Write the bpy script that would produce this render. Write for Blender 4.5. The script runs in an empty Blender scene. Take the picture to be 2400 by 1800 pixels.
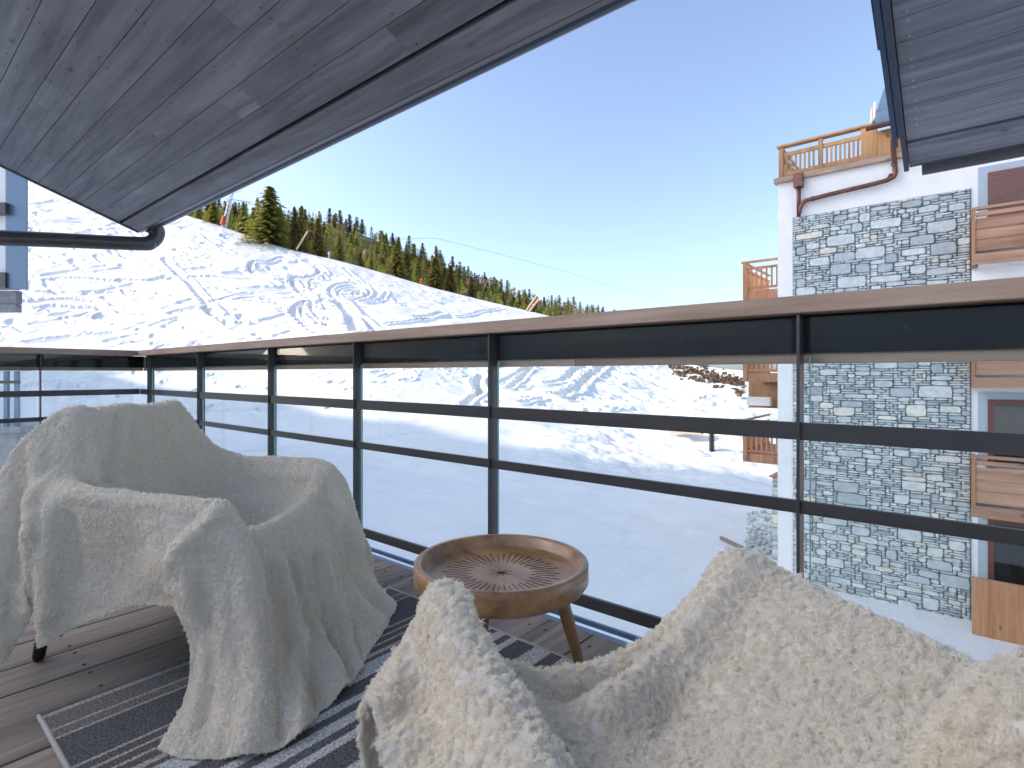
import bpy, math, random
import numpy as np
from mathutils import Vector

SC = bpy.context.scene
COL = SC.collection
R = math.radians
# ------------------------------------------------------------------ camera, sky, sun
E = 0.89                       # eye height above the deck
F = 1273.0                     # focal length in photo pixels (photo 2400 wide)
CU, CV = 1200.0, 877.0         # principal column, horizon row
YAW = R(39.5)                  # camera looks 39.5 deg left of the outward axis (+Y)
FW = np.array([-math.sin(YAW), math.cos(YAW)])
RT = np.array([math.cos(YAW), math.sin(YAW)])

cam = bpy.data.cameras.new("camera")
camo = bpy.data.objects.new("camera", cam)
COL.objects.link(camo)
camo.location = (0, 0, E)
camo.rotation_euler = (R(90), 0, YAW)
cam.sensor_width = 36
cam.lens = 36 * F / 2400
cam.shift_y = -(900 - CV) / 2400
cam.clip_start = 0.02
cam.clip_end = 3000
cam.dof.use_dof = True
cam.dof.focus_distance = 2.6
cam.dof.aperture_fstop = 8.0
SC.camera = camo

SUN_EL = R(26)
SUN_DIR = np.array([0.78, 0.626])          # horizontal travel direction of the light
w = bpy.data.worlds.new("World")
SC.world = w
w.use_nodes = True
nt = w.node_tree
bg = nt.nodes["Background"]
sky = nt.nodes.new("ShaderNodeTexSky")
sky.sky_type = 'NISHITA'
sky.sun_disc = False
sky.sun_elevation = SUN_EL
sky.sun_rotation = math.atan2(-SUN_DIR[0], -SUN_DIR[1])
sky.altitude = 1800
sky.air_density = 1.0
sky.dust_density = 8.0
sky.ozone_density = 3.2
hsv = nt.nodes.new("ShaderNodeHueSaturation")
hsv.inputs["Saturation"].default_value = 0.85
nt.links.new(sky.outputs[0], hsv.inputs["Color"])
nt.links.new(hsv.outputs[0], bg.inputs[0])
bg.inputs[1].default_value = 0.15
sun = bpy.data.lights.new("sun", 'SUN')
sun.energy = 2.0
sun.angle = R(0.5)
sun.color = (1.0, 0.86, 0.70)
suno = bpy.data.objects.new("sun", sun)
COL.objects.link(suno)
sd = Vector((SUN_DIR[0] * math.cos(SUN_EL), SUN_DIR[1] * math.cos(SUN_EL), -math.sin(SUN_EL)))
suno.rotation_euler = sd.to_track_quat('-Z', 'Y').to_euler()
suno.location = (-20, -20, 40)
SC.view_settings.view_transform = 'Standard'
SC.view_settings.look = 'None'
SC.view_settings.exposure = 1.38
SC.view_settings.gamma = 1.0
SC.render.engine = 'CYCLES'
SC.cycles.max_bounces = 7
SC.cycles.transparent_max_bounces = 24
SC.cycles.use_denoising = True
try:
    SC.cycles_curves.shape = 'RIBBONS'
except Exception:
    pass

rnd = random.Random(7)
rng = np.random.default_rng(7)

# ------------------------------------------------------------------ helpers
def P(u, v, d):
    """photo pixel (2400 wide) at depth d metres -> world point"""
    x = (u - CU) / F * d
    z = E - (v - CV) / F * d
    return (RT[0] * x + FW[0] * d, RT[1] * x + FW[1] * d, z)

def PY(u, v, Y):
    """photo pixel on the plane y = Y"""
    a = math.atan((u - CU) / F) - YAW
    dist = Y / math.cos(a)
    d = dist * math.cos(a + YAW)
    return P(u, v, d)

def c2w(x, y):
    return (RT[0] * x + FW[0] * y, RT[1] * x + FW[1] * y)

class MB:
    def __init__(s):
        s.v = []; s.f = []; s.t = []; s.m = []; s.cur = 0
    def poly(s, pts, faces, t=0.0):
        n = len(s.v)
        s.v += [tuple(p) for p in pts]
        for f in faces:
            s.f.append([n + i for i in f]); s.t.append(t); s.m.append(s.cur)
    def box(s, x0, x1, y0, y1, z0, z1, t=None):
        t = rnd.random() if t is None else t
        s.poly([(x0,y0,z0),(x1,y0,z0),(x1,y1,z0),(x0,y1,z0),(x0,y0,z1),(x1,y0,z1),(x1,y1,z1),(x0,y1,z1)],
               [(3,2,1,0),(4,5,6,7),(0,1,5,4),(1,2,6,5),(2,3,7,6),(3,0,4,7)], t)
    def prism(s, pts, vec, t=None):
        """closed prism from polygon pts extruded by vec"""
        t = rnd.random() if t is None else t
        n = len(pts)
        vec = Vector(vec)
        a = [Vector(p) for p in pts]; b = [p + vec for p in a]
        faces = [list(range(n))[::-1], list(range(n, 2*n))]
        for i in range(n):
            j = (i + 1) % n
            faces.append((i, j, n + j, n + i))
        s.poly(a + b, faces, t)
    def bar(s, p, q, w, h, t=None, up=(0,0,1)):
        """rectangular bar from p to q"""
        p, q = Vector(p), Vector(q)
        d = (q - p).normalized()
        upv = Vector(up)
        sx = d.cross(upv)
        if sx.length < 1e-4: sx = d.cross(Vector((1,0,0)))
        sx.normalize(); sy = sx.cross(d)
        a = [p + sx*(w/2*i) + sy*(h/2*j) for i, j in ((-1,-1),(1,-1),(1,1),(-1,1))]
        s.prism(a, q - p, t)
    def tube(s, pts, r, n=10, t=None, cap=True):
        t = rnd.random() if t is None else t
        pts = [Vector(p) for p in pts]
        rs = r if isinstance(r, (list, tuple)) else [r] * len(pts)
        rings = []
        prev = None
        for i, p in enumerate(pts):
            if i == 0: d = pts[1] - p
            elif i == len(pts) - 1: d = p - pts[i-1]
            else: d = (pts[i+1] - p).normalized() + (p - pts[i-1]).normalized()
            d.normalize()
            if prev is None:
                ref = Vector((0,0,1)) if abs(d.z) < .9 else Vector((1,0,0))
                sx = d.cross(ref).normalized()
            else:
                sx = (prev - d * prev.dot(d)).normalized()
            prev = sx
            sy = d.cross(sx)
            rings.append([p + (sx*math.cos(2*math.pi*k/n) + sy*math.sin(2*math.pi*k/n))*rs[i] for k in range(n)])
        vs = [q for r_ in rings for q in r_]
        fs = []
        for i in range(len(pts)-1):
            for k in range(n):
                k2 = (k+1) % n
                fs.append((i*n+k, i*n+k2, (i+1)*n+k2, (i+1)*n+k))
        if cap:
            fs.append(tuple(range(n))[::-1]); fs.append(tuple((len(pts)-1)*n + k for k in range(n)))
        s.poly(vs, fs, t)
    def lathe(s, prof, cx, cy, n=64, t=0.5):
        vs = []; fs = []
        m = len(prof)
        for k in range(n):
            a = 2*math.pi*k/n
            for r_, z in prof:
                vs.append((cx + r_*math.cos(a), cy + r_*math.sin(a), z))
        for k in range(n):
            k2 = (k+1) % n
            for i in range(m-1):
                fs.append((k*m+i, k2*m+i, k2*m+i+1, k*m+i+1))
        s.poly(vs, fs, t)
    def build(s, name, mat, parent=None, smooth=False, bevel=0, loc=None):
        me = bpy.data.meshes.new(name)
        me.from_pydata(s.v, [], s.f)
        at = me.attributes.new("tint", 'FLOAT', 'FACE')
        at.data.foreach_set("value", np.array(s.t, dtype=np.float32))
        for mm in (mat if isinstance(mat, (list, tuple)) else [mat]): me.materials.append(mm)
        if any(s.m): me.polygons.foreach_set('material_index', s.m)
        if smooth:
            me.polygons.foreach_set("use_smooth", [True]*len(me.polygons))
        me.update()
        o = bpy.data.objects.new(name, me)
        COL.objects.link(o)
        if parent is not None: o.parent = parent
        if bevel:
            b = o.modifiers.new("bevel", 'BEVEL'); b.width = bevel; b.segments = 2; b.limit_method = 'ANGLE'
        return o

def tag(o, label=None, cat=None, group=None, kind=None):
    if label: o["label"] = label
    if cat: o["category"] = cat
    if group: o["group"] = group
    if kind: o["kind"] = kind
    return o

def empty(name, label, cat, group=None, loc=(0,0,0)):
    o = bpy.data.objects.new(name, None); COL.objects.link(o)
    o.location = loc
    return tag(o, label, cat, group)

def grid_object(name, V, mat, parent=None, smooth=True, uv=None):
    """V: (rows, cols, 3) numpy array -> mesh"""
    h, wd = V.shape[:2]
    me = bpy.data.meshes.new(name)
    nv = h*wd; nf = (h-1)*(wd-1)
    me.vertices.add(nv)
    me.vertices.foreach_set("co", V.reshape(-1).astype(np.float32))
    i = np.arange(nv).reshape(h, wd)
    q = np.stack([i[:-1,:-1], i[:-1,1:], i[1:,1:], i[1:,:-1]], -1).reshape(-1, 4)
    me.loops.add(nf*4); me.polygons.add(nf)
    me.loops.foreach_set("vertex_index", q.reshape(-1).astype(np.int32))
    me.polygons.foreach_set("loop_start", (np.arange(nf)*4).astype(np.int32))
    me.polygons.foreach_set("loop_total", np.full(nf, 4, np.int32))
    me.update(calc_edges=True)
    if smooth: me.polygons.foreach_set("use_smooth", np.ones(nf, bool))
    me.materials.append(mat)
    me.validate()
    o = bpy.data.objects.new(name, me); COL.objects.link(o)
    if parent is not None: o.parent = parent
    return o

# numpy value noise ---------------------------------------------------------
_L = np.random.default_rng(3).random((256, 256))
def vnoise(x, y, seed=0):
    x = x + seed*17.3; y = y + seed*31.7
    xi = np.floor(x).astype(int); yi = np.floor(y).astype(int)
    fx = x - xi; fy = y - yi
    fx = fx*fx*(3-2*fx); fy = fy*fy*(3-2*fy)
    a = _L[xi % 256, yi % 256]; b = _L[(xi+1) % 256, yi % 256]
    c = _L[xi % 256, (yi+1) % 256]; d = _L[(xi+1) % 256, (yi+1) % 256]
    return (a*(1-fx)+b*fx)*(1-fy) + (c*(1-fx)+d*fx)*fy
def fbm(x, y, o=4, seed=0):
    s = 0; a = .5; 
    for k in range(o):
        s = s + a*vnoise(x, y, seed+k); x = x*2.03; y = y*2.03; a *= .5
    return s

# ------------------------------------------------------------------ materials
def new_mat(name):
    m = bpy.data.materials.new(name); m.use_nodes = True
    t = m.node_tree
    b = t.nodes["Principled BSDF"]
    return m, t, b
def N(t, ty, **kw):
    n = t.nodes.new(ty)
    for k, v in kw.items():
        if k in ("inputs",): 
            for kk, vv in v.items(): n.inputs[kk].default_value = vv
        else: setattr(n, k, v)
    return n
def ramp(t, fac, stops, interp='LINEAR'):
    n = t.nodes.new("ShaderNodeValToRGB"); n.color_ramp.interpolation = interp
    el = n.color_ramp.elements
    while len(el) < len(stops): el.new(0.5)
    for e, (p, c) in zip(el, stops):
        e.position = p; e.color = (*c, 1)
    t.links.new(fac, n.inputs[0])
    return n.outputs[0]
def mixc(t, fac, a, b, mode='MIX'):
    n = t.nodes.new("ShaderNodeMix"); n.data_type = 'RGBA'; n.blend_type = mode
    for sock, val in ((n.inputs[0], fac), (n.inputs[6], a), (n.inputs[7], b)):
        if isinstance(val, (int, float)): sock.default_value = val
        elif isinstance(val, tuple): sock.default_value = (*val, 1)
        else: t.links.new(val, sock)
    return n.outputs[2]
def math_(t, op, a, b=0.0, c=0.0):
    n = t.nodes.new("ShaderNodeMath"); n.operation = op
    for i, val in enumerate((a, b, c)):
        if isinstance(val, (int, float)): n.inputs[i].default_value = val
        else: t.links.new(val, n.inputs[i])
    return n.outputs[0]

def plain(name, col, rough=.6, metal=0, var=.12, scale=6, bump=0, spec=.5):
    m, t, b = new_mat(name)
    co = N(t, "ShaderNodeTexCoord").outputs["Object"]
    n = N(t, "ShaderNodeTexNoise", inputs={"Scale": scale, "Detail": 6})
    t.links.new(co, n.inputs["Vector"])
    c = ramp(t, n.outputs[0], [(.25, tuple(x*(1-var) for x in col)), (.75, tuple(min(1, x*(1+var)) for x in col))])
    t.links.new(c, b.inputs["Base Color"])
    b.inputs["Roughness"].default_value = rough
    b.inputs["Metallic"].default_value = metal
    b.inputs["Specular IOR Level"].default_value = spec
    if bump:
        bp = N(t, "ShaderNodeBump", inputs={"Strength": bump, "Distance": .01})
        n2 = N(t, "ShaderNodeTexNoise", inputs={"Scale": scale*8, "Detail": 5})
        t.links.new(co, n2.inputs["Vector"])
        t.links.new(n2.outputs[0], bp.inputs["Height"]); t.links.new(bp.outputs[0], b.inputs["Normal"])
    return m

def wood(name, dark, light, axis='Y', rough=.6, fine=60, knots=True, tintvar=.35, bump=.3, kcol=None, stretch=18, knotscale=1.0, coat=0):
    m, t, b = new_mat(name)
    L = t.links.new
    co = N(t, "ShaderNodeTexCoord").outputs["Object"]
    at = N(t, "ShaderNodeAttribute", attribute_name="tint")
    off = N(t, "ShaderNodeVectorMath", operation='MULTIPLY_ADD')
    cmb = N(t, "ShaderNodeCombineXYZ")
    for i in range(3): L(at.outputs["Fac"], cmb.inputs[i])
    L(cmb.outputs[0], off.inputs[0]); off.inputs[1].default_value = (17, 29, 11); L(co, off.inputs[2])
    sc = {'X': (1/stretch, 1, 1), 'Y': (1, 1/stretch, 1), 'Z': (1, 1, 1/stretch)}[axis]
    mp = N(t, "ShaderNodeMapping"); mp.inputs["Scale"].default_value = sc
    # gentle warp so that the grain bends
    wn = N(t, "ShaderNodeTexNoise", inputs={"Scale": 1.6, "Detail": 2})
    L(off.outputs[0], wn.inputs["Vector"])
    wv = N(t, "ShaderNodeVectorMath", operation='MULTIPLY_ADD'); L(wn.outputs[1], wv.inputs[0])
    wv.inputs[1].default_value = (.05, .05, .05); L(off.outputs[0], wv.inputs[2])
    L(wv.outputs[0], mp.inputs["Vector"])
    n1 = N(t, "ShaderNodeTexNoise", inputs={"Scale": fine, "Detail": 8, "Roughness": .65})
    L(mp.outputs[0], n1.inputs["Vector"])
    n2 = N(t, "ShaderNodeTexNoise", inputs={"Scale": fine*.22, "Detail": 4, "Distortion": 1.2})
    L(mp.outputs[0], n2.inputs["Vector"])
    n3 = N(t, "ShaderNodeTexNoise", inputs={"Scale": 2.2, "Detail": 5})
    L(off.outputs[0], n3.inputs["Vector"])
    s = math_(t, 'ADD', math_(t, 'MULTIPLY', n1.outputs[0], .45), math_(t, 'MULTIPLY', n2.outputs[0], .55))
    c = ramp(t, s, [(.36, dark), (.62, light)])
    c = mixc(t, math_(t, 'MULTIPLY', n3.outputs[0], .5), c, tuple(x*.55 for x in dark), 'MIX')
    tv = math_(t, 'ADD', math_(t, 'MULTIPLY', at.outputs["Fac"], tintvar), 1 - tintvar/2)
    vm = N(t, "ShaderNodeVectorMath", operation='SCALE'); L(c, vm.inputs[0]); L(tv, vm.inputs["Scale"])
    c = vm.outputs[0]
    if knots:
        ks = {'X': (.45, 1, 1), 'Y': (1, .45, 1), 'Z': (1, 1, .45)}[axis]
        mk = N(t, "ShaderNodeMapping"); mk.inputs["Scale"].default_value = tuple(k*knotscale for k in ks); L(off.outputs[0], mk.inputs["Vector"])
        vo = N(t, "ShaderNodeTexVoronoi", inputs={"Scale": 4.2}); L(mk.outputs[0], vo.inputs["Vector"])
        kf = ramp(t, vo.outputs["Distance"], [(.04, (1,1,1)), (.09, (.35,.35,.35)), (.16, (0,0,0))])
        sep = N(t, "ShaderNodeSeparateColor"); L(vo.outputs["Color"], sep.inputs[0])
        on = math_(t, 'GREATER_THAN', sep.outputs[0], .5)
        kf2 = math_(t, 'MULTIPLY', kf, on)
        c = mixc(t, math_(t, 'MULTIPLY', kf2, .8), c, kcol or tuple(x*.35 for x in dark))
    L(c, b.inputs["Base Color"])
    b.inputs["Roughness"].default_value = rough
    if coat: b.inputs["Coat Weight"].default_value = coat; b.inputs["Coat Roughness"].default_value = .25
    bp = N(t, "ShaderNodeBump", inputs={"Strength": bump, "Distance": .004}); L(s, bp.inputs["Height"]); L(bp.outputs[0], b.inputs["Normal"])
    return m

M = {}
M['deck'] = wood('deck_wood', (.16,.113,.080), (.52,.405,.30), 'Y', rough=.55, fine=42, tintvar=.45, bump=.7)
M['soffit'] = wood('stained_soffit_wood', (.13,.13,.143), (.34,.335,.355), 'X', rough=.5, fine=30, tintvar=.30, bump=.3, kcol=(.05,.05,.06), knotscale=1.7)
M['larch_x'] = wood('larch_handrail_x', (.34,.21,.14), (.60,.43,.32), 'X', rough=.6, fine=45, tintvar=.15)
M['larch_y'] = wood('larch_handrail_y', (.36,.22,.15), (.62,.44,.32), 'Y', rough=.6, fine=45, tintvar=.15)
M['balc_x'] = wood('balcony_wood_x', (.28,.14,.08), (.60,.34,.21), 'X', rough=.7, fine=20, tintvar=.25)
M['balc_z'] = wood('balcony_wood_z', (.36,.18,.075), (.58,.33,.15), 'Z', rough=.7, fine=20, tintvar=.2)
M['brown_z'] = wood('brown_balcony_wood', (.36,.15,.065), (.62,.32,.16), 'Z', rough=.7, fine=20, tintvar=.2)
M['table'] = wood('mango_wood', (.19,.088,.036), (.62,.36,.165), 'X', rough=.36, fine=26, tintvar=.1, stretch=9, knots=False, bump=.12, coat=.35)
M['table_leg'] = wood('mango_wood_leg', (.24,.11,.045), (.50,.26,.11), 'Z', rough=.4, fine=26, tintvar=.1, knots=False, bump=.12)
M['groove'] = plain('dark_carved_groove', (.03,.018,.012), .7)
M['black'] = plain('black_gap', (.01,.01,.012), .6)
M['steel'] = plain('dark_painted_steel', (.050,.048,.047), .32, 0, .15, 9, spec=.55)
M['plate'] = plain('dark_glossy_plate', (.010,.012,.014), .2, 0, .2, 3, spec=.2)
M['gutter'] = plain('blue_grey_gutter', (.05,.06,.085), .38, .3, .08, 3)
M['blue_metal'] = plain('blue_metal', (.13,.19,.27), .33, .25, .08, 3)
M['blue_dark'] = plain('dark_blue_metal', (.05,.085,.13), .3, .3, .08, 3)
M['white_wall'] = plain('white_render', (.86,.83,.80), .9, 0, .05, 3, bump=.15)
M['reveal'] = plain('pale_grey_reveal', (.42,.47,.53), .8, 0, .05, 5)
M['copper'] = plain('brown_copper', (.16,.075,.055), .38, .6, .25, 7)
M['shutter'] = plain('brown_shutter', (.20,.10,.085), .6, 0, .08, 12)
M['winframe'] = plain('red_brown_frame', (.14,.045,.03), .5, 0, .1, 12)
M['darkglass'] = plain('dark_window_glass', (.015,.018,.02), .06, 0, .3, 2, spec=1.0)
M['concrete'] = plain('concrete', (.36,.35,.34), .9, 0, .2, 9, bump=.4)
M['earth'] = plain('brown_earth', (.13,.08,.045), .95, 0, .4, 2, bump=.5)
M['pylon'] = plain('galvanised_steel', (.62,.64,.68), .45, .2, .06, 5)
M['red'] = plain('red_pad', (.6,.07,.04), .6)
M['pole'] = plain('pale_wooden_pole', (.62,.45,.30), .7, 0, .1, 5)
M['cable'] = plain('grey_cable', (.4,.38,.36), .6)
M['leg'] = plain('black_chair_leg', (.008,.008,.009), .35)
M['shell'] = plain('grey_chair_shell', (.12,.12,.125), .6)
M['screw'] = plain('screw_head', (.75,.75,.78), .3, .7)
M['bark2'] = plain('weathered_log', (.28,.20,.16), .9, 0, .3, 3)
M['trunk'] = plain('bark', (.10,.07,.05), .9, 0, .3, 3)
M['stickw'] = plain('white_red_stick', (.75,.72,.7), .6)
M['interior'] = plain('chalet_wall_boards', (.20,.13,.09), .7, 0, .2, 2)
M['tile'] = plain('terracotta_cap', (.42,.18,.12), .8)

def glass_mat():
    m, t, b = new_mat('clear_glass')
    t.nodes.remove(b)
    out = [n for n in t.nodes if n.type == 'OUTPUT_MATERIAL'][0]
    tr = N(t, "ShaderNodeBsdfTransparent"); tr.inputs[0].default_value = (.94,.97,.965,1)
    gl = N(t, "ShaderNodeBsdfGlossy"); gl.inputs["Roughness"].default_value = .02
    lw = N(t, "ShaderNodeLayerWeight"); lw.inputs[0].default_value = .5
    pw = math_(t, 'POWER', lw.outputs["Facing"], 4.5)
    frv = math_(t, 'ADD', math_(t, 'MULTIPLY', pw, .5), .03)
    mx = N(t, "ShaderNodeMixShader")
    t.links.new(frv, mx.inputs[0]); t.links.new(tr.outputs[0], mx.inputs[1]); t.links.new(gl.outputs[0], mx.inputs[2])
    t.links.new(mx.outputs[0], out.inputs[0])
    return m
M['glass'] = glass_mat()
def edge_mat():
    m, t, b = new_mat('green_glass_edge')
    b.inputs["Base Color"].default_value = (.25,.55,.5,1); b.inputs["Roughness"].default_value = .2
    return m
M['glass_edge'] = edge_mat()

def snow_mat():
    m, t, b = new_mat('snow')
    L = t.links.new
    co = N(t, "ShaderNodeTexCoord").outputs["Object"]
    n = N(t, "ShaderNodeTexNoise", inputs={"Scale": .7, "Detail": 8, "Roughness": .6}); L(co, n.inputs["Vector"])
    c = ramp(t, n.outputs[0], [(.3, (.80,.785,.76)), (.7, (.86,.845,.82))])
    L(c, b.inputs["Base Color"]); b.inputs["Roughness"].default_value = .85
    b.inputs["Specular IOR Level"].default_value = .2
    n2 = N(t, "ShaderNodeTexNoise", inputs={"Scale": 3.5, "Detail": 8, "Roughness": .62}); L(co, n2.inputs["Vector"])
    bp = N(t, "ShaderNodeBump", inputs={"Strength": .35, "Distance": .12}); L(n2.outputs[0], bp.inputs["Height"])
    L(bp.outputs[0], b.inputs["Normal"])
    return m
M['snow'] = snow_mat()

def stone_mat():
    m, t, b = new_mat('schist_stone')
    L = t.links.new
    co = N(t, "ShaderNodeTexCoord").outputs["Object"]
    at = N(t, "ShaderNodeAttribute", attribute_name="tint")
    c = ramp(t, at.outputs["Fac"], [(0, (.38,.42,.42)), (.2, (.48,.53,.53)), (.45, (.57,.61,.60)), (.68, (.66,.69,.66)), (.8, (.60,.66,.60)), (.88, (.70,.70,.64)), (.95, (.80,.76,.64)), (1, (.70,.61,.50))])
    n = N(t, "ShaderNodeTexNoise", inputs={"Scale": 7, "Detail": 8, "Roughness": .7}); L(co, n.inputs["Vector"])
    k = ramp(t, n.outputs[0], [(.3, (.76,.76,.76)), (.7, (1.14,1.14,1.14))])
    c = mixc(t, 1.0, c, k, 'MULTIPLY')
    L(c, b.inputs["Base Color"]); b.inputs["Roughness"].default_value = .85
    n2 = N(t, "ShaderNodeTexNoise", inputs={"Scale": 22, "Detail": 8}); L(co, n2.inputs["Vector"])
    bp = N(t, "ShaderNodeBump", inputs={"Strength": .6, "Distance": .02}); L(n2.outputs[0], bp.inputs["Height"]); L(bp.outputs[0], b.inputs["Normal"])
    return m
M['stone'] = stone_mat()
M['mortar'] = plain('dark_mortar', (.22,.245,.25), .95, 0, .2, 10)

def foliage(name, a, b_, trans=.15):
    m, t, b = new_mat(name)
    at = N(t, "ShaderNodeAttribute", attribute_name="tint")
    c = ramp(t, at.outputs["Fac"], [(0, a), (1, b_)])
    oi = N(t, "ShaderNodeObjectInfo")
    hs = N(t, "ShaderNodeHueSaturation")
    t.links.new(c, hs.inputs["Color"])
    t.links.new(math_(t, 'ADD', math_(t, 'MULTIPLY', oi.outputs["Random"], .07), .465), hs.inputs["Hue"])
    t.links.new(math_(t, 'ADD', math_(t, 'MULTIPLY', oi.outputs["Random"], .8), .6), hs.inputs["Value"])
    t.links.new(hs.outputs[0], b.inputs["Base Color"])
    b.inputs["Roughness"].default_value = .8
    b.inputs["Specular IOR Level"].default_value = .15
    tl = N(t, "ShaderNodeBsdfTranslucent"); t.links.new(hs.outputs[0], tl.inputs[0])
    mx = N(t, "ShaderNodeMixShader"); mx.inputs[0].default_value = .3
    out = [n for n in t.nodes if n.type == 'OUTPUT_MATERIAL'][0]
    t.links.new(b.outputs[0], mx.inputs[1]); t.links.new(tl.outputs[0], mx.inputs[2]); t.links.new(mx.outputs[0], out.inputs[0])
    return m
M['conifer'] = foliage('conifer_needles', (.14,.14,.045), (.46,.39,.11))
M['bare'] = foliage('bare_twigs', (.34,.21,.16), (.58,.40,.32))

def fleece_mat(name, col, tr=.35):
    m, t, b = new_mat(name)
    t.nodes.remove(b)
    out = [n for n in t.nodes if n.type == 'OUTPUT_MATERIAL'][0]
    d = N(t, "ShaderNodeBsdfDiffuse"); d.inputs[0].default_value = (*col, 1)
    hi = N(t, "ShaderNodeHairInfo")
    vm = N(t, "ShaderNodeVectorMath", operation='SCALE'); vm.inputs[0].default_value = col
    t.links.new(math_(t, 'ADD', math_(t, 'MULTIPLY', hi.outputs["Random"], .14), .88), vm.inputs["Scale"])
    t.links.new(vm.outputs[0], d.inputs[0])
    tl = N(t, "ShaderNodeBsdfTranslucent"); tl.inputs[0].default_value = (col[0], col[1]*.93, col[2]*.78, 1)
    mx = N(t, "ShaderNodeMixShader"); mx.inputs[0].default_value = tr
    t.links.new(d.outputs[0], mx.inputs[1]); t.links.new(tl.outputs[0], mx.inputs[2]); t.links.new(mx.outputs[0], out.inputs[0])
    return m
M['fleece'] = fleece_mat('cream_fleece', (.99,.955,.885), .5)
M['blanket'] = fleece_mat('cream_cloth', (1.0,.92,.79), .3)

def rug_mat():
    m, t, b = new_mat('striped_rug')
    L = t.links.new
    co = N(t, "ShaderNodeTexCoord").outputs["Object"]
    sp = N(t, "ShaderNodeSeparateXYZ"); L(co, sp.inputs[0])
    wn = N(t, "ShaderNodeTexNoise", inputs={"Scale": 160, "Detail": 3}); L(co, wn.inputs["Vector"])
    mp2 = N(t, "ShaderNodeMapping"); mp2.inputs["Scale"].default_value = (90, 420, 90); L(co, mp2.inputs["Vector"])
    wn2 = N(t, "ShaderNodeTexNoise", inputs={"Scale": 1, "Detail": 2}); L(mp2.outputs[0], wn2.inputs["Vector"])
    x = math_(t, 'ADD', sp.outputs[0], math_(t, 'MULTIPLY', math_(t, 'SUBTRACT', wn2.outputs[0], .5), .016))
    fac = math_(t, 'DIVIDE', math_(t, 'ADD', x, 1.83), 2.3)
    dk, md, lt, bg_ = (.15,.142,.138), (.235,.215,.195), (.62,.60,.56), (.55,.47,.37)
    st = [(0, bg_, .02), (.02, md, .075), (.095, bg_, .012), (.107, md, .03), (.137, bg_, .012), (.15, dk, .14)]
    x0 = .29
    seq = []
    for p, c, _ in st: seq.append((p, c))
    for wd, c in [(.014,bg_),(.02,dk),(.014,bg_),(.022,dk),(.016,bg_),(.022,dk),(.016,bg_),(.026,dk),(.06,lt),(.05,dk),(.03,lt),(.03,dk),(.03,lt),(.03,dk),(.028,lt),(.07,dk),(.06,lt),(.05,dk),(.06,lt),(.05,dk),(.07,lt),(.055,dk),(.075,lt),(.06,dk),(.09,lt)]:
        seq.append((x0, c)); x0 += wd
    seq.append((x0, dk))
    n = t.nodes.new("ShaderNodeValToRGB"); n.color_ramp.interpolation = 'CONSTANT'
    el = n.color_ramp.elements
    while len(el) < len(seq): el.new(.99)
    for e, (p, c) in zip(el, seq): e.position = p/2.3; e.color = (*c, 1)
    L(fac, n.inputs[0])
    k = ramp(t, wn.outputs[0], [(.3, (.45,.45,.45)), (.7, (1.35,1.35,1.35))])
    c = mixc(t, 1.0, n.outputs[0], k, 'MULTIPLY')
    L(c, b.inputs["Base Color"]); b.inputs["Roughness"].default_value = .95
    b.inputs["Specular IOR Level"].default_value = .1
    bp = N(t, "ShaderNodeBump", inputs={"Strength": .8, "Distance": .004}); L(wn2.outputs[0], bp.inputs["Height"]); L(bp.outputs[0], b.inputs["Normal"])
    return m
M['rug'] = rug_mat()
M['rug_edge'] = plain('rug_binding', (.17,.155,.145), .9, 0, .3, 60, bump=.5)

# ------------------------------------------------------------------ terrain (snow)
ZG = E - 5.36                       # ground level by the stone building
sk_u = np.array([-2600,-1200,-400,0,200,435,530,590,671,771,915,1000,1125,1290,1420,1562,1740,2000,2400,3200,5000], float)
sk_v = np.array([150,200,310,392,445,503,533,557,584,605,644,671,702,740,785,848,868,880,900,900,900], float)
sk_d = np.array([170,165,158,150,142,136,132,128,126,122,119,116,113,108,98,78,66,60,60,60,60], float)
_gu = np.arange(-2600, 5001, 4.0)
def _sm(a, sg):
    k = np.exp(-(np.arange(-60, 61)*4.0/sg)**2/2); k /= k.sum()
    return np.convolve(np.pad(a, 60, mode='edge'), k, mode='valid')
_gv = _sm(np.interp(_gu, sk_u, sk_v), 28.0); _gd = _sm(np.interp(_gu, sk_u, sk_d), 70.0)
_g0 = _sm(np.interp(_gu, [-600, 0, 300, 488, 976, 1400, 1700, 2200], [56, 56, 55, 47, 28, 22, 20, 30]), 80.0)
def skyline(u):
    return np.interp(u, _gu, _gv), np.interp(u, _gu, _gd)
def base_z(x, y):
    """camera-frame ground point -> height above deck"""
    yy = np.maximum(y, .5)
    u = np.clip(CU + F*x/yy, -2600, 5000)
    vs, ds = skyline(u)
    zs = E - (vs-CV)/F*ds
    y0 = np.interp(u, _gu, _g0)
    s = np.clip((y-y0)/(ds-y0), 0, 1)
    g = s**1.38
    z = ZG + (zs-ZG)*g
    # hidden side
    back = np.maximum(y-ds, 0)
    z = z - back*.22 - np.minimum(back, 6)*.05
    return np.maximum(z, ZG-14)

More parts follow.
